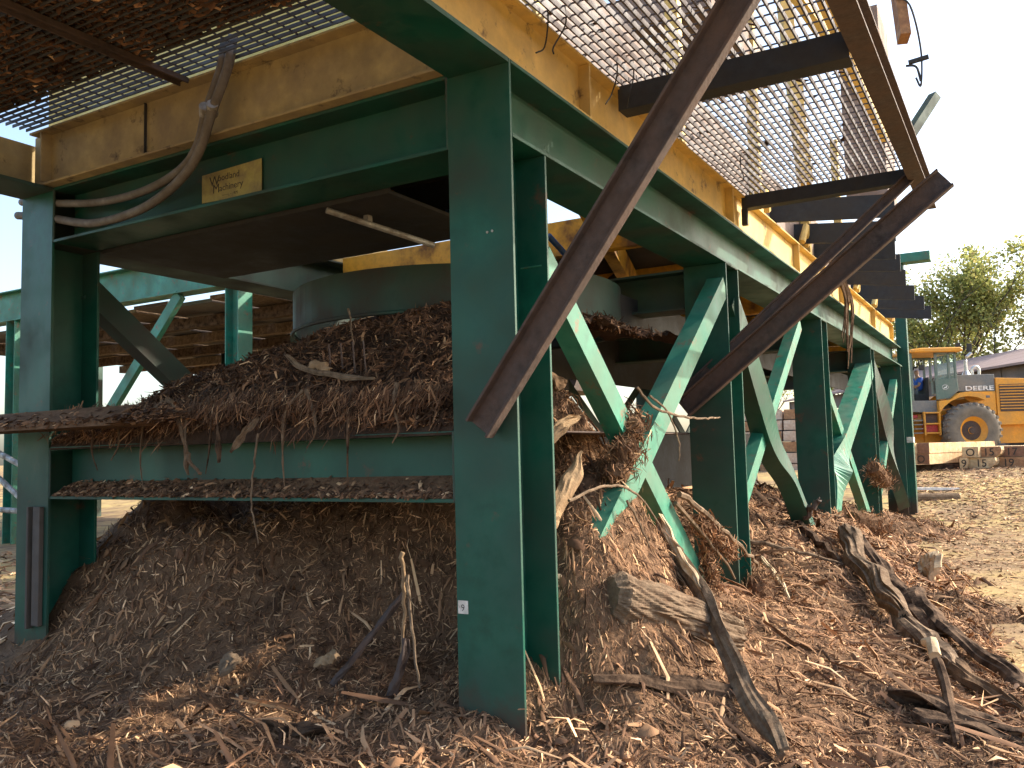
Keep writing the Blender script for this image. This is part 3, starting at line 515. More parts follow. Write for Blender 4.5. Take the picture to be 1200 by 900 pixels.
# fallen log with deep furrows, half buried
lg = empty('fallen_log', (.9, -.2, -2.1), 'thick furrowed brown log lying half buried right of the nearest column', 'log')
n, k = 70, 120; P = resample([(.64, -.08, -2.03), (.84, -.21, -2.10), (1.07, -.33, -2.19), (1.30, -.45, -2.31)], n); v = []; f = []
for i, p in enumerate(P):
    d = (P[min(i+1, n-1)]-P[max(i-1, 0)]).normalized(); s = d.cross(Vector((0, 0, 1))).normalized(); u = s.cross(d); t = i/(n-1); r0 = .140*(1-.22*t)*(min(1, .72+t*5))
    for j in range(k):
        a = 2*math.pi*j/k; aw = a+.5*math.sin(t*3)
        fur = abs(float(vn(np.array([(aw+t*.15)*6.0]), np.array([t*3.2+2])))-.5)*2; fine = float(fbm(np.array([(aw+t*.25)*7]), np.array([t*5]), 3))
        v.append(p+(s*math.cos(a)+u*math.sin(a))*(r0*(1+.08*math.sin(aw*2+1)+.15*(fur-.35)+.12*fine)))
for i in range(n-1):
    for j in range(k): f.append((i*k+j, i*k+(j+1) % k, (i+1)*k+(j+1) % k, (i+1)*k+j))
f += [tuple(range(k))[::-1], tuple(range((n-1)*k, n*k))]
MB().add(v, f).build('trunk', 'barkgrey', lg)
slab('split_board', [(1.55, .0, -1.74), (1.36, -.17, -1.93), (1.14, -.37, -2.09), (.84, -.59, -2.31), (.60, -.77, -2.43), (.34, -.93, -2.52)], .115, .022, 'barkgrey', 'long splintered grey board leaning down the slope beside the log', 'board', curl=.2, seed=3, roll=.9, taper=(.3, .7), n=44)
slab('splinter_piece', [(1.56, -.02, -1.71), (1.42, -.13, -1.85), (1.29, -.24, -1.94), (1.15, -.38, -2.05)], .05, .02, 'woodpale', 'pale freshly split slat standing at the top of the long board', 'slat', curl=.1, seed=4, roll=1.0, taper=(.2, .4))
slab('splinter_piece', [(1.50, -.0, -1.84), (1.34, -.14, -1.97), (1.20, -.27, -2.04)], .035, .018, 'wood', 'tan splinter beside the pale split slat', 'slat', curl=.1, seed=5, roll=.6, taper=(.2, .3))
# ridge of stripped bark on the right
rg = 'long bark strips heaped down the right slope'
def S3(L_, lift): return [(x, y, z+lift) for x, y, z in L_]
ridge = [(5.57, -.26, -2.25), (4.67, -.51, -2.36), (3.88, -.81, -2.50), (3.21, -1.05, -2.58), (2.85, -1.23, -2.63), (2.32, -1.4, -2.64), (1.98, -1.58, -2.66), (1.69, -1.72, -2.67)]
slab('bark_slab', S3(ridge[:4], .13), .21, .035, 'barkgrey', 'broad brown bark slab with a pale broken top end at the head of the bark ridge', 'bark slab', curl=.5, seed=11, roll=.5, group=rg, taper=(.7, .4), n=50, k=13)
slab('bark_slab', S3(ridge[2:6], .08), .15, .03, 'barkgrey', 'long tan bark slab in the middle of the bark ridge', 'bark slab', curl=.4, seed=12, roll=.6, group=rg, n=50, k=11)
slab('bark_slab', S3(ridge[4:], .07), .11, .025, 'bark', 'bark slab at the lower end of the bark ridge nearest the picture edge', 'bark slab', curl=.5, seed=13, roll=.3, group=rg, n=40)
slab('bark_slab', [(5.56, -.45, -2.20), (4.57, -.77, -2.36), (4.04, -1.0, -2.48), (3.4, -1.2, -2.58)], .13, .03, 'barkdark', 'dark bark slab along the far side of the bark ridge', 'bark slab', curl=.6, seed=14, roll=-.3, group=rg, n=40)
slab('bark_slab', [(4.3, -1.02, -2.44), (3.8, -1.15, -2.50), (3.45, -1.28, -2.62)], .22, .03, 'barkdark', 'wide dark curled bark piece beside the middle of the ridge', 'bark slab', curl=.8, seed=15, roll=-.4, group=rg)
slab('bark_slab', [(3.75, -1.16, -2.56), (3.28, -1.39, -2.60), (2.92, -1.57, -2.65), (2.45, -1.76, -2.68), (2.1, -1.9, -2.7)], .14, .03, 'barkdark', 'dark bark strip pointing to the right edge beside the yellow ground', 'bark slab', curl=.5, seed=16, roll=-.2, group=rg, n=40)
slab('bark_flake', [(1.55, -1.16, -2.53), (1.48, -1.36, -2.54), (1.40, -1.56, -2.58), (1.25, -1.80, -2.62)], .20, .022, 'barkdark', 'broad dark pointed bark flake at the lower right corner', 'bark flake', curl=.35, seed=17, roll=-.5, group=rg, taper=(.15, .8), n=30)
slab('bark_flake', [(1.36, -1.30, -2.57), (1.26, -1.55, -2.59), (1.12, -1.85, -2.62)], .14, .02, 'barkdark', 'second dark bark flake under the pointed one', 'bark flake', curl=.3, seed=18, roll=-.3, group=rg)
o = MB().tube(smooth_path([(1.70, -1.37, -2.42), (1.58, -1.41, -2.50), (1.40, -1.44, -2.56), (1.05, -1.49, -2.62)], 4), [.028-.0006*i for i in range(13)], 8).build('broken_branch', 'barkdark'); tag(o, 'dark broken branch with a pale stub standing over the lower bark flakes', 'branch')
MB().tube([(1.72, -1.36, -2.40), (1.80, -1.34, -2.35), (1.83, -1.30, -2.36)], [.03, .034, .02], 7).build('pale_stub', 'woodpale', o, rel=False)
R2 = random.Random(4)
stick = 0
def twig(name, pts, r, m, label, cat, group=None):
    P = smooth_path(pts, 6); P = [p+Vector((R2.uniform(-1, 1), R2.uniform(-1, 1), R2.uniform(-1, 1)))*r*.5 for p in P]
    o = MB().tube(P, [r*(1-.5*i/len(P)) for i in range(len(P))], 6).build(name, m); return tag(o, label, cat, group)
twig('pole', [(6.2, .35, -1.95), (5.4, .05, -2.12), (4.7, -.36, -2.30), (4.3, -.6, -2.44)], .045, 'barkdark', 'dark thin pole lying between the second and third columns', 'pole')
twig('pole', [(4.15, .30, -2.10), (4.3, -.10, -2.20), (4.5, -.45, -2.32)], .022, 'barkgrey', 'thin brown stick reaching toward the head of the bark ridge', 'stick')
twig('pole', [(5.6, .12, -2.05), (5.45, -.02, -1.95), (5.42, -.12, -1.83)], .045, 'rust', 'short reddish stub leaning on the third column foot', 'stick')
twig('stick', [(1.9, -.02, -1.62), (2.25, -.10, -1.80), (2.65, -.16, -2.0), (2.95, -.18, -2.17)], .020, 'twig', 'long dry stick hanging from the brace in front of the second column', 'stick')
twig('stick', [(1.85, .0, -1.66), (2.25, -.06, -1.92), (2.6, -.12, -2.2)], .014, 'twig', 'thin bent stick under the long hanging stick', 'stick')
twig('twig', [(1.35, .02, -1.0), (1.50, -.04, -1.12), (1.85, -.10, -1.165), (2.15, -.14, -1.165), (2.30, -.15, -1.16)], .009, 'twig', 'thin twig pointing right from the brace crossing', 'twig')
twig('twig', [(1.45, -.02, -1.05), (1.62, -.06, -1.14), (1.72, -.08, -1.3), (1.72, -.08, -1.42)], .007, 'twig', 'thin twig drooping from the brace crossing', 'twig')
twig('twig', [(.55, .05, -1.58), (.85, .0, -1.52), (1.15, -.05, -1.58), (1.35, -.1, -1.78), (1.42, -.15, -1.95)], .008, 'twig', 'long curved root arching below the brace crossing', 'root')
twig('twig', [(1.0, -.05, -1.6), (1.12, -.1, -1.8), (1.18, -.14, -2.05), (1.15, -.15, -2.2)], .008, 'twig', 'root hanging down to the log', 'root')
slab('wood_shard', [(.62, .30, -1.36), (.85, .28, -1.26), (1.08, .24, -1.16)], .075, .02, 'wood', 'tan wood shard sticking out just right of the nearest column', 'wood shard', curl=.15, seed=21, roll=1.1, taper=(.6, .3))
slab('wood_shard', [(.62, .22, -1.72), (.80, .18, -1.52), (.95, .16, -1.35)], .09, .012, 'wood', 'orange brown torn wood sheet under the tan shard', 'wood shard', curl=.4, seed=22, roll=1.0, taper=(.7, .2))
slab('wood_shard', [(.55, -.30, -2.30), (.52, -.42, -2.40)], .05, .015, 'wood', 'small pale block shard in front of the log', 'wood shard', curl=.1, seed=23, roll=.4)
slab('bark_strip', [(.30, -.16, -2.30), (.62, -.50, -2.36), (.85, -.75, -2.46)], .09, .02, 'barkdark', 'dark bark strip lying under the near side of the log', 'bark strip', curl=.4, seed=24, roll=.3)
slab('bark_strip', [(3.9, .05, -2.22), (3.4, -.20, -2.30), (3.0, -.36, -2.38)], .045, .015, 'woodpale', 'pale narrow strip just past the second column foot', 'bark strip', curl=.2, seed=25, roll=.3)
slab('wood_chunk', [(6.6, -.85, -2.50), (6.2, -.95, -2.50), (5.9, -1.02, -2.56)], .30, .05, 'woodpale', 'pale triangular wood chunk at the edge of the yard', 'wood chunk', curl=.2, seed=26, roll=.9, taper=(.2, .9), n=10)
# inside, below the cross beam
twig('stick', [(.22, .78, -1.80), (.24, .78, -2.0), (.22, .79, -2.28)], .012, 'wood', 'upright pale stick in the dark hollow beneath the cross beam', 'stick')
twig('stick', [(.24, .76, -1.92), (.18, .70, -2.10), (.08, .58, -2.38)], .010, 'twig', 'slanting thin stick crossing the upright one', 'stick')
slab('bark_strip', [(.45, .95, -2.04), (.30, 1.05, -2.24), (.12, 1.14, -2.44)], .06, .02, 'rust', 'long brown bark lath leaning in the hollow under the cross beam', 'bark strip', curl=.2, seed=31, roll=.5)
slab('bark_strip', [(.20, .74, -2.20), (.15, .76, -2.36), (.08, .78, -2.50)], .07, .02, 'rust', 'reddish upright bark slab left of the nearest column foot', 'bark strip', curl=.3, seed=32, roll=1.2)
slab('wood_shard', [(.20, 1.30, -2.36), (.14, 1.18, -2.31), (.10, 1.08, -2.28)], .07, .018, 'wood', 'orange torn wood piece on the shaded mulch', 'wood shard', curl=.4, seed=33, roll=.8)
slab('bark_flake', [(.02, 1.78, -2.36), (-.03, 1.64, -2.37)], .12, .015, 'barkgrey', 'flat brown bark plate in the middle of the shaded mulch', 'bark flake', curl=.2, seed=34, roll=.7)
slab('bark_flake', [(-.30, 1.12, -2.50), (-.28, .92, -2.50), (-.25, .78, -2.51)], .13, .02, 'barkdark', 'black flat plate half buried at the bottom of the picture', 'bark flake', curl=.0, seed=35, roll=-.2, grooves=.05)
# draped over the cross beam
twig('root', [(-.06, 2.10, -1.02), (-.07, 2.02, -1.07), (-.08, 1.96, -1.20), (-.08, 1.90, -1.34), (-.07, 1.82, -1.42)], .016, 'barkgrey', 'thick root strand hanging over the left half of the cross beam', 'root')
slab('bark_strip', [(-.05, 1.98, -1.08), (-.08, 1.94, -1.24), (-.08, 1.92, -1.42)], .04, .008, 'barkgrey', 'bark ribbon hanging beside the thick root strand', 'bark strip', curl=.3, seed=41, roll=1.5)
slab('bark_strip', [(-.05, 1.72, -1.12), (-.08, 1.70, -1.22), (-.08, 1.69, -1.36)], .035, .007, 'barkdark', 'dark bark ribbon hanging near the middle of the cross beam', 'bark strip', curl=.3, seed=42, roll=1.5)
slab('bark_strip', [(-.04, 1.45, -1.14), (-.07, 1.52, -1.22), (-.08, 1.60, -1.31)], .035, .007, 'barkgrey', 'frayed bark ribbon slanting down across the beam', 'bark strip', curl=.3, seed=43, roll=1.2)
twig('root', [(-.07, 1.42, -1.22), (-.08, 1.44, -1.38), (-.08, 1.46, -1.54), (-.08, 1.43, -1.68), (-.08, 1.41, -1.75)], .006, 'twig', 'thin pale root dangling below the cross beam', 'root')
slab('leaf_scrap', [(.22, 1.38, -.90), (.22, 1.30, -.87), (.22, 1.22, -.90)], .07, .006, 'wood', 'pale curled bark scrap on top of the heap', 'bark scrap', curl=.6, seed=44, roll=1.2)
slab('bark_strip', [(.25, 1.55, -.80), (.22, 1.42, -.87), (.20, 1.2, -.93), (.18, .9, -.97)], .035, .01, 'twig', 'long flat stick across the heap beside the nearest column', 'bark strip', curl=.2, seed=45, roll=1.0)
twig('twig', [(.6, 1.42, -.52), (.55, 1.36, -.62), (.5, 1.30, -.74)], .006, 'twig', 'thin pale twig standing on the heap', 'twig')
nails = empty('upright_rods', (.3, 1.1, -.9), 'row of thin upright rods standing in the heap', 'rods')
for i, y in enumerate((1.28, 1.20, 1.12, 1.05)): MB().tube([(.3, y, -.92), (.3, y+.015, -.76)], .005, 6).build('rod', 'rust', nails)
slab('fibre_tuft', [(.9, .42, -1.0), (1.0, .40, -.94), (1.15, .36, -.98)], .10, .05, 'bark', 'frayed knot of wood sticking up behind the nearest column', 'wood knot', curl=.5, seed=46, roll=.5)
# fibrous clumps caught on the braces
def clump(name, c, ax, r, n, label, loc=None):
    c = np.array(c); ax = np.array(ax); t = RNG.random((n, 1)); P = c+ax*t+RNG.normal(size=(n, 3))*r*(1-.35*np.abs(t-.5)); L_ = RNG.uniform(.02, .10, n)
    core = MB(); a0 = Vector(c); a1 = a0+Vector(ax); P_ = resample([a0, (a0+a1)/2+Vector((.01, 0, .02)), a1], 9); core.tube(P_, [r*(1.2+.35*math.sin(i*2.1)) for i in range(9)], 9)
    rt = core.build(name, 'mulch'); tag(rt, label, 'debris clump', 'debris caught on the braces')
    chips('fibres', P, RNG.normal(size=(n, 3)), L_, L_*RNG.uniform(.04, .14, n), [3,5,6,6,5,3,1.4,.5], None, None, parent=rt, flow=np.tile([.3, 0, -1.], (n, 1)), tilt=.6)
clump('debris_clump', (1.10, .05, -1.50), (.22, -.03, .33), .045, 1600, 'matted bark clump piled on the first brace crossing')
clump('debris_clump', (2.15, -.03, -1.80), (.50, -.06, -.24), .035, 1500, 'tangle of fibres hanging before the second column')
clump('debris_clump', (2.35, -.02, -1.95), (.02, -.02, -.38), .03, 900, 'ragged strand hanging under the fibre tangle')
clump('debris_clump', (9.3, -.05, -1.66), (.7, -.05, -.25), .07, 1500, 'bark clump caught between the third and fourth columns')
clump('debris_clump', (3.30, -.10, -2.36), (-.35, -.08, -.03), .07, 1200, 'low bark mound at the foot of the second column')
clump('debris_clump', (7.2, -.1, -2.2), (.5, -.25, -.12), .09, 1400, 'roots and bark piled at the third column foot')
# hanging roots over the long beam
rt = empty('hanging_roots', (7.6, -.05, .2), 'dark tangle of roots hanging over the long beam past the rusty brace', 'roots')
for i in range(9):
    x = 7.7+R2.uniform(-.25, .35); MB().tube(smooth_path([(x-.3, -.02+R2.uniform(-.03, .03), .75+R2.uniform(-.1, .1)), (x, -.10, .40), (x+R2.uniform(-.1, .2), -.08, .15), (x+R2.uniform(-.2, .35), -.06, -.05-R2.uniform(0, .45))], 4), [.022*(1-.06*k) for k in range(13)], 5).build('root', ['barkdark', 'bark'][i % 2], rt)
wv = empty('yellow_weed', (13.1, -.45, -2.76), 'tiny yellow green weed by the last column foot', 'weed')
for i in range(9):
    a = i*.7; MB().tube([(13.1, -.45, -2.78), (13.1+.06*math.cos(a), -.45+.06*math.sin(a), -2.66), (13.1+.13*math.cos(a), -.45+.13*math.sin(a), -2.64)], [.012, .02, .004], 4).build('leaf', 'weed', wv)

for i, y in enumerate((2.75, 2.55, 2.32, 1.80, 1.28, 1.10, .88, .62)):
    rr = random.Random(i+50); L_ = rr.uniform(.12, .34)
    o = MB().tube(smooth_path([(.02, y+rr.uniform(-.1, .1), -1.02), (-.03, y, -1.12), (-.045, y+rr.uniform(-.04, .04), -1.16-L_*.5), (-.04, y+rr.uniform(-.07, .07), -1.16-L_)], 4), [.011*(1-.06*k)*rr.uniform(.6, 1.2) for k in range(13)], 5).build('root', 'barkgrey' if i % 3 else 'barkdark'); tag(o, ['short root strand nearest the left column on the cross beam', 'second root strand from the left column on the cross beam', 'third root strand from the left column on the cross beam', 'root strand just right of the thick hanging root', 'root strand just right of the thin pale dangling root', 'root strand midway between the dangling root and nearest column', 'second last root strand before the nearest column', 'last root strand beside the nearest column on the cross beam'][i], 'root', 'root strands hanging over the cross beam')
#<<WOOD
#BACK>>
# ------------------------------------------------------------ wheel loader
M['orange'] = mat('loader_paint', (.80, .34, .02), .45, dirt=(.52, .27, .07), dscale=2.5, damt=.4, dsharp=.2, bump=.03, var=.08)
M['loadergrey'] = mat('loader_grey', (.14, .15, .15), .5, dirt=(.25, .22, .18), dscale=2, damt=.35, dsharp=.2, bump=.03, var=.08)
M['cabgreen'] = mat('cab_green_grey', (.10, .16, .13), .4, dirt=(.2, .2, .17), dscale=2, damt=.35, dsharp=.2, bump=.02, var=.08)
M['tyre'] = mat('dusty_tyre', (.13, .115, .095), .85, dirt=(.24, .20, .15), dscale=3, damt=.5, dsharp=.2, bump=.2, var=.15)
M['red'] = mat('red_parts', (.45, .035, .03), .5, bump=.02)
M['chrome'] = mat('silver_pipe', (.65, .64, .60), .35, metal=.5, bump=.02)
M['white'] = mat('white_paint', (.8, .8, .77), .5, bump=0)
M['skin'] = mat('skin', (.30, .17, .11), .6, bump=0); M['shirt'] = mat('blue_cloth', (.02, .09, .42), .8, bump=0); M['trouser'] = mat('grey_cloth', (.10, .11, .12), .85, bump=0)
g_ = bpy.data.materials.new('cab_glass'); g_.use_nodes = True; pb = g_.node_tree.nodes['Principled BSDF']; pb.inputs['Base Color'].default_value = (.62, .78, .70, 1); pb.inputs['Transmission Weight'].default_value = .92; pb.inputs['Roughness'].default_value = .03; pb.inputs['IOR'].default_value = 1.05; M['glass'] = g_
K = .02675
lx = lambda p: (p-1145)*K
lz = lambda p: (537-p)*K
ld = empty('wheel_loader', (28.02, -.47, -1.90), 'orange wheel loader with grey hood and DEERE lettering parked behind the numbered timbers', 'wheel loader'); ld.rotation_euler.z = math.atan2(-.862, .507)
def ext(nm, poly, y0, y1, m, par=ld, bevel=.01):
    k = len(poly); v = [(lx(a), y, lz(b)) for y in (y0, y1) for a, b in poly]
    f = [(i, (i+1) % k, k+(i+1) % k, k+i) for i in range(k)]+[tuple(range(k))[::-1], tuple(range(k, 2*k))]
    return MB().add(v, f).build(nm, m, par, rel=False, bevel=bevel)
def rect(a, b, c, d): return [(a, d), (c, d), (c, b), (a, b)]
ext('hood', [(1134, 456), (1134, 437.5), (1138, 436.5), (1186, 436.5), (1186, 449), (1186, 457), (1149, 457)], .70, 1.95, 'loadergrey')
ext('engine_door', [(1149, 457.2), (1186, 457.2), (1186, 485), (1176, 483), (1149, 466)], .69, 1.96, 'orange')
for a in (1163, 1174): ext('door_vent', rect(a, 462, a+5, 465), .68, .70, 'loadergrey')
ext('rear_body', [(1186.5, 441), (1236, 443), (1239, 498), (1186.5, 498)], .66, 1.99, 'orange')
gr = ext('side_grille', rect(1190, 449, 1232, 482), .64, .67, 'rust')
for i in range(9): ext('grille_slat', rect(1190, 450+i*3.5, 1232, 451.2+i*3.5), .625, .645, 'orange', gr, 0)
ext('rear_chassis', [(1150, 475), (1240, 486), (1240, 520), (1100, 520), (1100, 482)], .85, 1.80, 'orange')
arc = [(1145+41*math.cos(t), 504-41*math.sin(t)) for t in [math.radians(a) for a in (60, 75, 90, 105, 120, 135, 150)]]
ext('fender', [(1110, 483)]+[(1110, 468), (1124, 467), (1135, 459), (1149, 457.5), (1166, 462)]+arc, .30, .68, 'orange')
ext('fender', [(1110, 483)]+[(1110, 468), (1124, 467), (1135, 459), (1149, 457.5), (1166, 462)]+arc, 1.98, 2.35, 'orange')
ext('rear_counterweight', rect(1236, 455, 1250, 508), .5, 2.1, 'orange')
cb = ext('cab_base', [(1073, 480), (1072, 467), (1110, 467), (1110, 482)], .45, 2.1, 'loadergrey')
ext('cab_roof', [(1076, 409.5), (1079, 405.5), (1092, 404), (1140, 404), (1143, 407), (1141, 409.5)], .30, 2.3, 'orange', bevel=.03)
dp = ext('cab_door', [(1110, 466.5), (1110, 441), (1136, 441), (1137, 456), (1126, 465)], .44, .50, 'cabgreen')
for (a, b, c, d) in ((1110, 409.5, 1113, 441), (1125.5, 409.5, 1128, 441), (1133.5, 409.5, 1136, 441), (1080.5, 409.5, 1083, 467), (1110, 409.5, 1136, 412)): ext('cab_pillar', rect(a, b, c, d), .44, .50, 'cabgreen', bevel=.004); ext('cab_pillar', rect(a, b, c, d), 2.1, 2.16, 'cabgreen', bevel=.004)
for a, c in ((1113, 1125.5), (1128, 1133.5)): ext('window', rect(a, 412, c, 441), .46, .47, 'glass', bevel=0)
ext('window', rect(1083.3, 410, 1110, 467), 2.12, 2.13, 'glass', bevel=0)
ext('windscreen', [(1080, 410), (1072.5, 466), (1073.3, 466), (1080.8, 410)], .46, 2.1, 'glass', bevel=0)
ext('seat', [(1094, 466), (1094, 458), (1106, 458), (1109, 438), (1112, 438), (1111, 466)], 1.0, 1.55, 'dark')
ext('steering_column', [(1083, 466), (1088, 452), (1090, 452), (1088, 466)], 1.2, 1.35, 'dark')
ext('rear_cab_wall', rect(1134, 440, 1137, 457), .5, 2.1, 'cabgreen')
ext('mirror', rect(1144.5, 401, 1149.5, 411), .1, .2, 'dark'); ext('mirror', rect(1088, 425, 1093, 431), .2, .3, 'dark'); ext('work_light', rect(1141, 398, 1144, 403), .5, .7, 'dark')
MB().tube([(lx(1162), 1.2, lz(437)), (lx(1162), 1.2, lz(418)), (lx(1164), 1.2, lz(413)), (lx(1170), 1.2, lz(408.5))], .055, 10).tube([(lx(1162), 1.2, lz(437)), (lx(1162), 1.2, lz(430))], [.16, .07], 10).build('exhaust_pipe', 'chrome', ld, rel=False)
MB().tube(smooth_path([(lx(1174), 1.4, lz(437)), (lx(1173.5), 1.4, lz(428)), (lx(1178), 1.4, lz(424.5)), (lx(1182), 1.4, lz(428)), (lx(1182), 1.4, lz(437))], 4), .05, 8).build('air_intake', 'chrome', ld, rel=False, smooth=True)
# steps
sp_ = ext('step_frame', rect(1091, 480.5, 1093, 509), .30, .40, 'orange'); ext('step_frame', rect(1109, 480.5, 1111, 509), .30, .40, 'orange')
for z in (481, 494, 505): ext('step', rect(1093, z, 1109, z+1.6), .28, .5, 'orange', bevel=0)
ext('tool_box', rect(1093, 496, 1109, 505), .42, .6, 'red', bevel=.01); ext('step_plate', rect(1093, 483, 1109, 494), .42, .6, 'rust')
for z in (490, 495, 500, 505): ext('step', rect(1078, z, 1088, z+1.3), .25, .55, 'loadergrey', bevel=0)
ext('hose_guard', rect(1078, 484, 1087, 488), .5, .9, 'red'); ext('hose_guard', rect(1075, 478, 1080, 481), .5, .9, 'red')
ext('lift_arm', [(1063, 453), (1066, 449), (1070, 450), (1073, 468), (1077, 505), (1074, 512), (1050, 516), (1010, 506), (995, 520), (985, 518), (1000, 496), (1040, 498), (1064, 496)], .45, .62, 'orange')
ext('lift_arm', [(1063, 453), (1066, 449), (1070, 450), (1073, 468), (1077, 505), (1074, 512), (1050, 516), (1010, 506), (995, 520), (985, 518), (1000, 496), (1040, 498), (1064, 496)], 1.95, 2.12, 'orange')
ext('front_chassis', rect(1000, 492, 1100, 518), .9, 1.75, 'orange')
ext('bucket', [(990, 500), (994, 534), (955, 536), (950, 531), (982, 528), (984, 500)], -.15, 2.75, 'loadergrey')
def wheel(cx, y0, y1, nm='wheel'):
    w_ = bpy.data.objects.new(nm, None); COL.objects.link(w_); w_.parent = ld; w_.location = (lx(cx), (y0+y1)/2, .88)
    prof = [(.44, -.23), (.62, -.29), (.80, -.28), (.86, -.20), (.865, 0), (.86, .20), (.80, .28), (.62, .29), (.44, .23)]
    def lathe(prof, n=48):
        v = []; f = []; k = len(prof)
        for i in range(n):
            t = 2*math.pi*i/n
            v += [(r*math.cos(t), y, r*math.sin(t)) for r, y in prof]
        for i in range(n):
            for j in range(k-1): f.append((i*k+j, i*k+j+1, ((i+1) % n)*k+j+1, ((i+1) % n)*k+j))
        return MB().add(v, f)
    t = lathe(prof).build('tyre', 'tyre', w_, smooth=True, rel=False)
    lg = MB()
    for i in range(26):
        a = 2*math.pi*i/26
        for s in (-1, 1):
            q = [(.80, .29), (.885, .27), (.885, .02), (.84, .02)]; a0, a1 = a+(.12 if s > 0 else 0)-.045, a+(.12 if s > 0 else 0)+.045
            v = [(r*math.cos(b_+(.06 if y < .1 else 0)), s*y, r*math.sin(b_+(.06 if y < .1 else 0))) for b_ in (a0, a1) for r, y in q]
            lg.add(v, [(0,1,2,3),(7,6,5,4),(0,4,5,1),(1,5,6,2),(2,6,7,3),(3,7,4,0)])
    lo = lg.build('tread_lugs', 'tyre', w_, rel=False); lo['kind'] = 'stuff'
    lathe([(.0, -.10), (.10, -.13), (.12, -.06), (.30, -.04), (.36, -.15), (.44, -.20), (.46, -.23), (.44, -.17), (.40, .2)]).build('rim', 'orange', w_, smooth=True, rel=False)
    hb = lathe([(0, -.16), (.10, -.15), (.11, -.08), (.22, -.07), (.33, -.05)]).build('hub', 'rust', w_, rel=False)
wheel(1145, 0, .58); wheel(1024, 0, .58); wheel(1145, 2.0, 2.58); wheel(1024, 2.0, 2.58)
def ltext(body, size, px, py, y, m, nm, par=ld, fs=1, off=0):
    cu_ = bpy.data.curves.new('t', 'FONT'); cu_.body = body; cu_.size = size; cu_.extrude = .004; cu_.offset = off
    o = bpy.data.objects.new('t', cu_); COL.objects.link(o); bpy.context.view_layer.update()
    me = bpy.data.meshes.new_from_object(o.evaluated_get(bpy.context.evaluated_depsgraph_get())); bpy.data.objects.remove(o)
    for v in me.vertices: c = v.co.copy(); v.co = (lx(px)+c.x*fs, y-c.z, lz(py)+c.y)
    me.materials.clear(); me.materials.append(M[m]); t = bpy.data.objects.new(nm, me); COL.objects.link(t); t.parent = par
    return t
lt = ltext('DEERE', .20, 1150, 455.6, .685, 'white', 'lettering', off=.004)
xs_ = [v.co.x for v in lt.data.vertices]; wd_ = max(xs_)-min(xs_)
for v in lt.data.vertices: v.co.x = lx(1150)+(v.co.x-min(xs_))*(34*K/wd_)
dl = [(0, 0), (3, 3), (7, 4), (10, 7), (9, 9), (12, 8), (12, 6), (14, 6), (12, 4), (11, 1), (14, -1), (10, 0), (8, 1), (4, 0), (1, -2)]
oo = MB().tube([(lx(1121)+.10*math.cos(t), .437, lz(451.5)+.075*math.sin(t)) for t in [i*2*math.pi/20 for i in range(21)]], .006, 4).add([(lx(1119)+a*.0095-.01, .434, lz(452.8)+b*.0095) for a, b in dl], [tuple(range(len(dl)))]).build('deer_emblem', 'white', ld, rel=False)
# ------------------------------------------------------------ operator
def skin(nm, J, E, par, m, sub=1):
    me = bpy.data.meshes.new(nm); me.from_pydata([j[:3] for j in J], E, []); o = bpy.data.objects.new(nm, me); COL.objects.link(o)
    mo = o.modifiers.new('s', 'SKIN'); mo.use_smooth_shade = True
    for i, j in enumerate(J): sv = me.skin_vertices[0].data[i]; sv.radius = (j[3], j[3]); sv.use_root = (i == 0)
    s2 = o.modifiers.new('u', 'SUBSURF'); s2.levels = sub; s2.render_levels = sub
    bpy.context.view_layer.update(); m2 = bpy.data.meshes.new_from_object(o.evaluated_get(bpy.context.evaluated_depsgraph_get())); bpy.data.objects.remove(o)
    m2.materials.clear(); m2.materials.append(M[m]); r = bpy.data.objects.new(nm, m2); COL.objects.link(r); r.parent = par; return r
pe = empty('person', ld.location, 'seated loader operator in a blue shirt and dark cap inside the cab', 'person'); pe.rotation_euler = ld.rotation_euler
x0, z0, yc = lx(1104), lz(456), 1.27
J = [(x0, yc, z0, .13), (x0-.02, yc, z0+.25, .13), (x0-.03, yc, z0+.45, .12), (x0-.04, yc, z0+.56, .055), (x0-.06, yc, z0+.66, .085), (x0-.07, yc, z0+.76, .09),
     (x0-.02, yc-.2, z0+.45, .055), (x0-.12, yc-.24, z0+.22, .045), (x0-.36, yc-.16, z0+.18, .032), (x0-.43, yc-.15, z0+.18, .03),
     (x0-.02, yc+.2, z0+.45, .055), (x0-.12, yc+.24, z0+.22, .045), (x0-.36, yc+.16, z0+.18, .032), (x0-.43, yc+.15, z0+.18, .03),
     (x0-.42, yc-.1, z0+.02, .075), (x0-.5, yc-.1, z0-.36, .05), (x0-.64, yc-.1, z0-.40, .04), (x0-.42, yc+.1, z0+.02, .075), (x0-.5, yc+.1, z0-.36, .05), (x0-.64, yc+.1, z0-.40, .04)]
Ed = [(0, 1), (1, 2), (2, 3), (3, 4), (4, 5), (2, 6), (6, 7), (7, 8), (8, 9), (2, 10), (10, 11), (11, 12), (12, 13), (0, 14), (14, 15), (15, 16), (0, 17), (17, 18), (18, 19)]
for hnd, s in ((9, -1), (13, 1)):
    hx, hy, hz_ = J[hnd][:3]
    for q in range(4): n0 = len(J); J += [(hx-.05, hy+(q-1.5)*.02, hz_, .009), (hx-.085+abs(q-1.5)*.006, hy+(q-1.5)*.02, hz_-.03, .008)]; Ed += [(hnd, n0), (n0, n0+1)]
    n0 = len(J); J += [(hx-.01, hy-s*.045, hz_, .010), (hx-.045, hy-s*.05, hz_-.01, .009)]; Ed += [(hnd, n0), (n0, n0+1)]
skin('body', J, Ed, pe, 'skin')
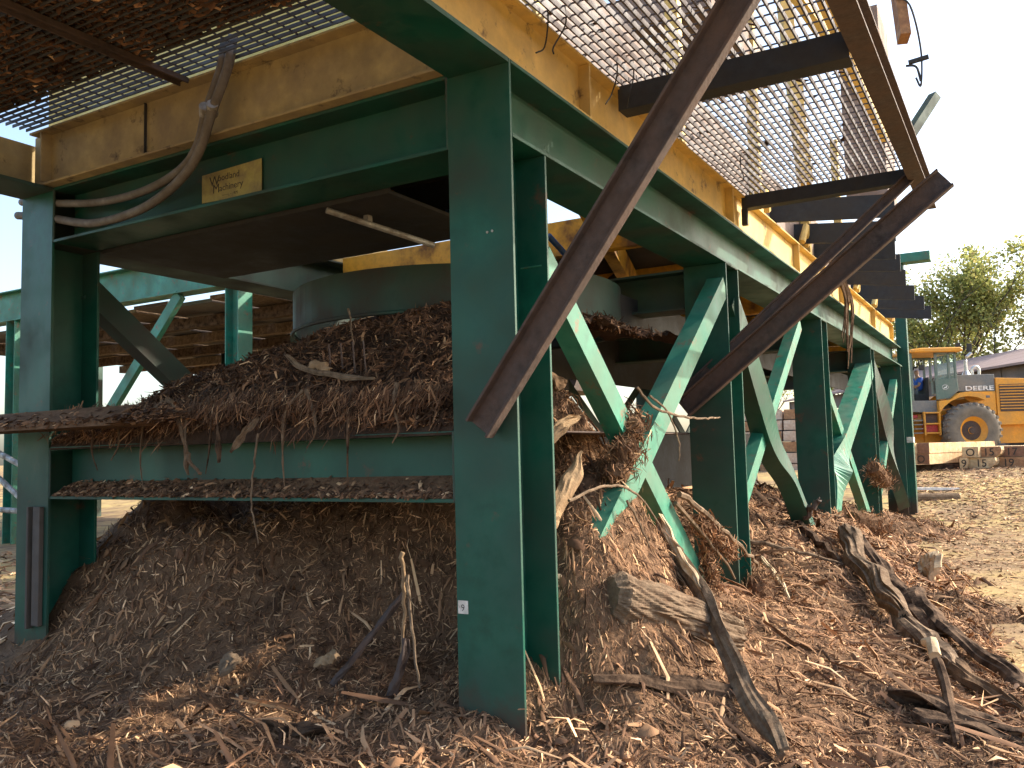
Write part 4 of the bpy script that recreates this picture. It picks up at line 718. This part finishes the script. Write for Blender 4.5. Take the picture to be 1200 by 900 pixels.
skin('shirt', [(x0, yc, z0+.04, .155), (x0-.02, yc, z0+.25, .155), (x0-.03, yc, z0+.46, .13), (x0-.02, yc-.2, z0+.46, .072), (x0-.08, yc-.23, z0+.30, .064), (x0-.02, yc+.2, z0+.46, .072), (x0-.08, yc+.23, z0+.30, .064)], [(0, 1), (1, 2), (2, 3), (3, 4), (2, 5), (5, 6)], pe, 'shirt')
skin('trousers', [(x0, yc, z0, .15), (x0-.42, yc-.1, z0+.02, .09), (x0-.5, yc-.1, z0-.34, .065), (x0-.42, yc+.1, z0+.02, .09), (x0-.5, yc+.1, z0-.34, .065)], [(0, 1), (1, 2), (0, 3), (3, 4)], pe, 'trouser')
skin('cap', [(x0-.065, yc, z0+.79, .095), (x0-.07, yc, z0+.82, .085), (x0-.17, yc, z0+.79, .04)], [(0, 1), (0, 2)], pe, 'dark')
# ------------------------------------------------------------ cants (sawn timbers)
M['cantend'] = mat('timber_end', (.55, .31, .15), .85, dirt=(.26, .13, .07), dscale=5, damt=.5, dsharp=.2, bump=.3, var=.2)
M['cantend2'] = mat('timber_end_dark', (.32, .17, .10), .85, dirt=(.2, .10, .06), dscale=5, damt=.5, dsharp=.2, bump=.3, var=.2)
M['cant'] = mat('timber_side', (.72, .54, .30), .85, dirt=(.50, .30, .15), dscale=3.5, damt=.42, dsharp=.12, bump=.3, var=.15, dirt2=(.28, .14, .08), d2amt=.2, d2scale=5)
M['cantpale'] = mat('timber_pale', (.72, .60, .48), .85, dirt=(.5, .32, .2), dscale=3, damt=.45, dsharp=.15, bump=.3, var=.15)
def cant(p, wd, ht, dirv, ln, num, label, group, msid='cant', mend='cantend', rounded=False):
    root = empty('sawn_timber', p, label, 'timber', group); d = Vector((*dirv, 0)).normalized(); root.rotation_euler.z = math.atan2(d.y, d.x)
    c = .07 if rounded else .006
    prof = [(0, 0), (wd-c, 0), (wd, c), (wd, ht-c), (wd-c, ht), (0, ht)] if not rounded else [(0, 0), (wd*.75, 0), (wd*.93, ht*.3), (wd, ht*.65), (wd-.02, ht), (0, ht)]
    k = len(prof); v = [(x, -y, z) for x in (0, ln) for y, z in prof]
    MB().add(v, [(i, (i+1) % k, k+(i+1) % k, k+i) for i in range(k)]+[tuple(range(k, 2*k))]+[tuple(range(k))[::-1]]).build('timber', msid, root, rel=False)
    MB().add([(-.004, -y*.985-.004, z*.985+.002) for y, z in prof], [tuple(range(k))]).build('end_grain', mend, root, rel=False)
    if num:
        cu_ = bpy.data.curves.new('t', 'FONT'); cu_.body = num; cu_.size = .26; cu_.extrude = .001; cu_.offset = .002
        o = bpy.data.objects.new('t', cu_); COL.objects.link(o); bpy.context.view_layer.update()
        me = bpy.data.meshes.new_from_object(o.evaluated_get(bpy.context.evaluated_depsgraph_get())); bpy.data.objects.remove(o)
        xs = [q.co.x for q in me.vertices]; x_ = (max(xs)+min(xs))/2
        for q in me.vertices: a, b_, c_ = q.co; q.co = (-.006-c_, -(wd/2+(a-x_)), ht*.5-.09+b_)
        me.materials.clear(); me.materials.append(M['ink']); t = bpy.data.objects.new('painted_number', me); COL.objects.link(t); t.parent = root
g1 = 'numbered timbers stacked in front of the loader'
E2 = Vector((.507, -.862)); D2 = (.985, -.17)
def at2(base, off, z): return (base[0]+E2.x*off, base[1]+E2.y*off, z)
B1 = (20.98, .66)
# D1 local -y direction = right side
D1 = (.94, -.34)
cant(at2(B1, 0, -1.90), .42, .265, D1, 3.6, 'O', 'lower timber of the left stack with a dark end marked O', g1, mend='cantend2')
cant(at2(B1, -.01, -1.63), .44, .26, D1, 3.9, '', 'upper timber of the left stack with a plain dark end and lit side', g1, mend='cantend2')
cant(at2(B1, -.47, -1.90), .42, .265, D1, 3.6, '', 'lower timber hidden at the far left of the left stack', g1, mend='cantend2')
cant(at2(B1, -.48, -1.63), .44, .26, D1, 3.9, '', 'upper timber hidden at the far left of the left stack', g1, mend='cantend2')
B2 = (21.60, -.42)
for i, (o_, wd_, num, lab, me_, rd) in enumerate([(0, .37, 'O', 'small square timber end marked O on top of the right stack', 'cant', False), (.39, .54, '15', 'wide timber end marked 15 on the top row of the right stack', 'cantend', True), (.96, .56, '17', 'timber end marked 17 on the top row of the right stack', 'cantend2', False), (1.55, .5, '19', 'timber on the top row of the right stack at the picture edge', 'cantend', False)]):
    cant(at2(B2, o_, -1.76), wd_, .26, D2, 3.2, num, lab, g1, mend=me_, rounded=rd)
for i, (o_, wd_, num, lab, me_, rd) in enumerate([(-.08, .20, '9', 'narrow timber end marked 9 on the bottom row of the right stack', 'cant', True), (.14, .62, '15', 'pale wide timber end marked 15 on the bottom row of the right stack', 'cant', True), (.80, .66, '19', 'reddish timber end marked 19 on the bottom row of the right stack', 'cantend', False), (1.50, .5, '', 'timber on the bottom row of the right stack at the picture edge', 'cantend', False)]):
    cant(at2(B2, o_, -2.03), wd_, .26, D2, 3.2, num, lab, g1, mend=me_, rounded=rd)
for i, (bx, by, L_) in enumerate([(21.2, .9, 1.6), (23.2, .3, 1.7), (21.9, -.3, 2.6), (24.2, -.8, 2.6)]):
    o = MB().prism([(-.08, 0), (.08, 0), (.08, .14), (-.08, .14)], (bx, by, -2.20 if i > 1 else -2.06), (bx+E2.x*L_, by+E2.y*L_, -2.20 if i > 1 else -2.06), (0, 0, 1), (E2.y*-1, E2.x, 0)).build('bunk', 'barkdark')
    tag(o, ['bunk timber under the near end of the left stack', 'bunk timber under the far end of the left stack', 'bunk timber under the near end of the right stack', 'bunk timber under the far end of the right stack'][i], 'bunk', 'bunks under the timber stacks')
for r in range(6):
    for c_ in range(5):
        cant((22.0+.1*r, 6.6-c_*.62, -2.15+r*.31), .56, .28, (1, .05), 3.5, '', ['bottom', 'second', 'third', 'fourth', 'fifth', 'top'][r]+' layer pale timber, '+['leftmost', 'second', 'middle', 'fourth', 'rightmost'][c_]+' in the tall stack seen between the columns', 'tall stack of pale timbers behind the frame', 'cantpale', 'cantpale' if (r+c_) % 3 else 'cantend', rounded=(r*3+c_) % 4 == 1)
# ------------------------------------------------------------ loose bits on the yard
o = MB().tube([(15.35, .42, -2.42), (15.95, -.62, -2.44)], .095, 14).build('round_pole', 'barkgrey', smooth=False); tag(o, 'short brown round pole lying beside the last column', 'pole')
o = MB().prism([(-.05, 0), (.05, 0), (.05, .05), (-.05, .05)], (16.9, .25, -2.33), (17.3, -.55, -2.36), (0, 0, 1), (.8, .5, 0)).build('white_slat', 'white'); tag(o, 'short white slat on the ground behind the round pole', 'slat')
# ------------------------------------------------------------ shed
M['roof'] = mat('shed_roof', (.34, .235, .205), .8, dirt=(.26, .18, .155), dscale=.6, damt=.45, bump=.1, var=.08); M['shedwall'] = mat('shed_wall', (.20, .155, .135), .85, dirt=(.12, .10, .09), dscale=.6, damt=.45, bump=.1, var=.1)
sh = empty('long_shed', (46, 0, -1.8), 'long low shed with a pinkish brown roof and open dark bays behind the loader', 'shed')
A_, B_ = Vector((74, 15.5, 0)), Vector((36.5, -9, 0)); dv = (B_-A_).normalized(); nv_ = Vector((dv.y, -dv.x, 0)); nv_ = nv_ if nv_.dot(Vector((1, .5, 0))) > 0 else -nv_
LL = (B_-A_).length
def q3(s, d_, z): p = A_+dv*s+nv_*d_; return (p.x, p.y, z)
for k in range(12):
    a, c = LL*k/12, LL*(k+1)/12-.03
    MB().add([q3(a, -.6, 2.45), q3(c, -.6, 2.45), q3(c, 5, 4.0), q3(a, 5, 4.0), q3(a, -.6, 2.33), q3(c, -.6, 2.33), q3(c, 5, 3.88), q3(a, 5, 3.88)], [(0,1,2,3),(7,6,5,4),(0,4,5,1),(1,5,6,2),(2,6,7,3),(3,7,4,0)]).build('roof_panel', 'roof', sh)
MB().add([q3(0, 5.02, 3.95), q3(LL, 5.02, 3.95), q3(LL, 11, 2.4), q3(0, 11, 2.4)], [(0, 1, 2, 3)]).build('rear_roof', 'roof', sh)
MB().add([q3(0, 9, -1.8), q3(LL, 9, -1.8), q3(LL, 9, 2.5), q3(0, 9, 2.5)], [(0, 1, 2, 3)]).build('back_wall', 'shedwall', sh)
for k in range(13):
    a = LL*k/12-.12; v = [q3(a+i, j, z) for z in (-1.9, 2.36) for i, j in ((0, 0), (.25, 0), (.25, .25), (0, .25))]
    MB().add(v, [(0,3,2,1),(4,5,6,7),(0,1,5,4),(1,2,6,5),(2,3,7,6),(3,0,4,7)]).build('post', 'shedwall', sh)
    if k < 12:
        c = LL*(k+1)/12-.15; v = [q3(i, j, z) for z in (1.35, 2.35) for i, j in ((a+.27, .05), (c, .05), (c, .12), (a+.27, .12))]
        MB().add(v, [(0,3,2,1),(4,5,6,7),(0,1,5,4),(1,2,6,5),(2,3,7,6),(3,0,4,7)]).build('fascia_board', 'shedwall', sh)
        if k % 3 == 1:
            v = [q3(i, j, z) for z in (-1.9, 1.34) for i, j in ((a+.27, .05), (c, .05), (c, .12), (a+.27, .12))]
            MB().add(v, [(0,3,2,1),(4,5,6,7),(0,1,5,4),(1,2,6,5),(2,3,7,6),(3,0,4,7)]).build('wall_panel', 'shedwall', sh)
# ------------------------------------------------------------ trees
LPAL = np.array([(.19,.21,.07),(.26,.28,.09),(.33,.34,.11),(.40,.37,.13),(.38,.31,.13)])
def tree(x, y, h, r, label, seed, nl=9000):
    rs = random.Random(seed); root = empty('tree', (x, y, -1.8), label, 'tree', 'trees beyond the shed')
    tb = MB(); tips = []
    def limb(p, d, L_, rad, lev):
        pts = [p]; q = p.copy(); dd = d.copy()
        for i in range(5):
            dd = (dd+Vector((rs.uniform(-.18, .18), rs.uniform(-.18, .18), rs.uniform(-.02, .16)))).normalized(); q = q+dd*L_/5; pts.append(q.copy())
        tb.tube(pts, [rad*(1-.13*i) for i in range(6)], 6)
        if lev >= 2: tips.extend(pts[2:])
        if lev < 4:
            for k in range(rs.choice([3, 3, 4])):
                j = rs.choice([2, 3, 4, 5]); a = rs.uniform(0, 6.28); s = Vector((math.cos(a), math.sin(a), rs.uniform(.0, .7))).normalized()
                limb(pts[j], (dd*.7+s*.8).normalized(), L_*rs.uniform(.55, .75), rad*.5, lev+1)
    for k in range(3): limb(Vector((0, 0, -.2)), Vector((rs.uniform(-.35, .35), rs.uniform(-.35, .35), 1)).normalized(), h*.50, h*.017, 0)
    tb.build('trunk', 'trunk', root, rel=False, smooth=True)
    T = np.array([tuple(t) for t in tips]); T = T[RNG.integers(0, len(T), nl)]; P = T+RNG.normal(size=(nl, 3))*np.array([.34, .34, .3])*h/14
    q = np.hypot(P[:, 0], P[:, 1]); k = (q < r*1.15) & (P[:, 2] < h*1.0) & (P[:, 2] > 1.5); P = P[k]; n = len(P)
    L_ = RNG.uniform(.13, .28, n)*h/14
    chips('crown', P, RNG.normal(size=(n, 3)), L_, L_*RNG.uniform(.5, .8, n), [2, 3, 3, 2, .7], None, None, parent=root, tilt=1.0, mtl='leaf')
tree(69, 2.0, 14.5, 5.2, 'tallest olive green tree standing directly behind the loader cab', 3, 15000)
tree(64, -5.5, 12.8, 5.0, 'broad yellow green tree to the right of the tallest tree', 5, 15000)
tree(72, 8.5, 10.5, 4.6, 'lower tree seen between the last column and the tallest tree', 8, 9000)
tree(70, -11.5, 13.5, 5.0, 'tree at the right edge behind the loader engine', 9, 9000)
tree(90, 22, 12, 5.0, 'distant tree glimpsed between the green columns', 12, 5000)
# ------------------------------------------------------------ second green structure on the left
gd = empty('log_deck', (6, 12, -2.7), 'pale green steel log deck with brown planking behind the left column', 'log deck')
b = MB(); b.prism(hprof(.3, .56, .02, .014), (6.0, 7.2, 1.28), (6.0, 20, 1.28), (0, 0, 1), (1, 0, 0)); b.build('deck_beam', 'greenlight', gd)
b = MB(); b.prism(hprof(.3, .5, .02, .014), (11.0, 5.0, 1.28), (11.0, 20, 1.28), (0, 0, 1), (1, 0, 0)); b.build('deck_beam', 'greendirty', gd)
for y in (8.2, 13.95, 19): b = MB(); b.prism(hprof(.28, .28, .016, .012), (6.0, y, -2.9), (6.0, y, 1.27), (0, 1, 0), (1, 0, 0)); b.build('post', 'greenlight', gd); b = MB(); b.prism(hprof(.28, .28, .016, .012), (11.0, y, -2.9), (11.0, y, 1.27), (0, 1, 0), (1, 0, 0)); b.build('post', 'greendirty', gd)
beam((6.1, 9.6, 1.27), (6.1, 12.4, -1.6), .10, .18, 'greenlight', 'diagonal', gd); beam((11.1, 6.5, 1.2), (11.1, 12.0, -1.8), .10, .2, 'greenlight', 'diagonal', gd); beam((11.2, 12.4, 1.2), (11.2, 8.0, -1.8), .10, .2, 'greendirty', 'diagonal', gd)
for i in range(15):
    y = 4.6+i*.93; b = MB(); zt = 1.20-.02*(i % 3); b.box(6.32+.1*(i % 2), 15.5, y, y+.86, zt, zt+.06); b.build('deck_plank', ['rust', 'barkgrey', 'belly'][i % 3], gd)
for i in range(6): b = MB(); x = 7.2+i*1.4; b.box(x, x+.16, 4.6, 18.5, .96, 1.14); b.build('joist', ['barkdark', 'barkgrey'][i % 2], gd)
b = MB(); b.prism([(0, 0), (.02, 0), (.02, .55), (0, .55)], (8.5, 4.2, .25), (8.5, 9.6, .30), (0, 0, 1), (1, 0, 0)); b.build('hanging_plate', 'greendirty', gd)
b = MB(); b.prism([(-.9, 0), (.9, 0), (.5, .5), (-.5, .5)], (12, 5.2, -.25), (12, 15, -.1), (0, 0, 1), (1, 0, 0)); b.build('conveyor_bed', 'rust', gd)
lr = empty('pipe_rack', (6.1, 13.9, -2.7), 'grey galvanised pipe frame beyond the left column', 'pipe frame')
for a, c in (((5.6, 12.6, -2.6), (5.6, 12.6, -.3)), ((5.6, 14.4, -.9), (5.6, 12.6, -1.5)), ((5.6, 14.4, -2.1), (5.6, 12.6, -2.15)), ((5.6, 14.0, -1.4), (5.6, 12.65, -2.1)), ((5.6, 14.4, -2.6), (5.6, 14.4, -.3))): MB().tube([a, c], .05, 8).build('pipe', 'galv', lr)
for i in range(5):
    o = MB().tube([(16+i*1.3, 10+i*1.9, -2.35), (19.5+i*1.3, 12.5+i*1.9, -2.3)], .28, 10).build('log', 'barkgrey'); tag(o, ['nearest', 'second', 'third', 'fourth', 'farthest'][i]+' of the logs lying in the yard beyond the log deck', 'log', 'logs in the yard')
#<<BACK
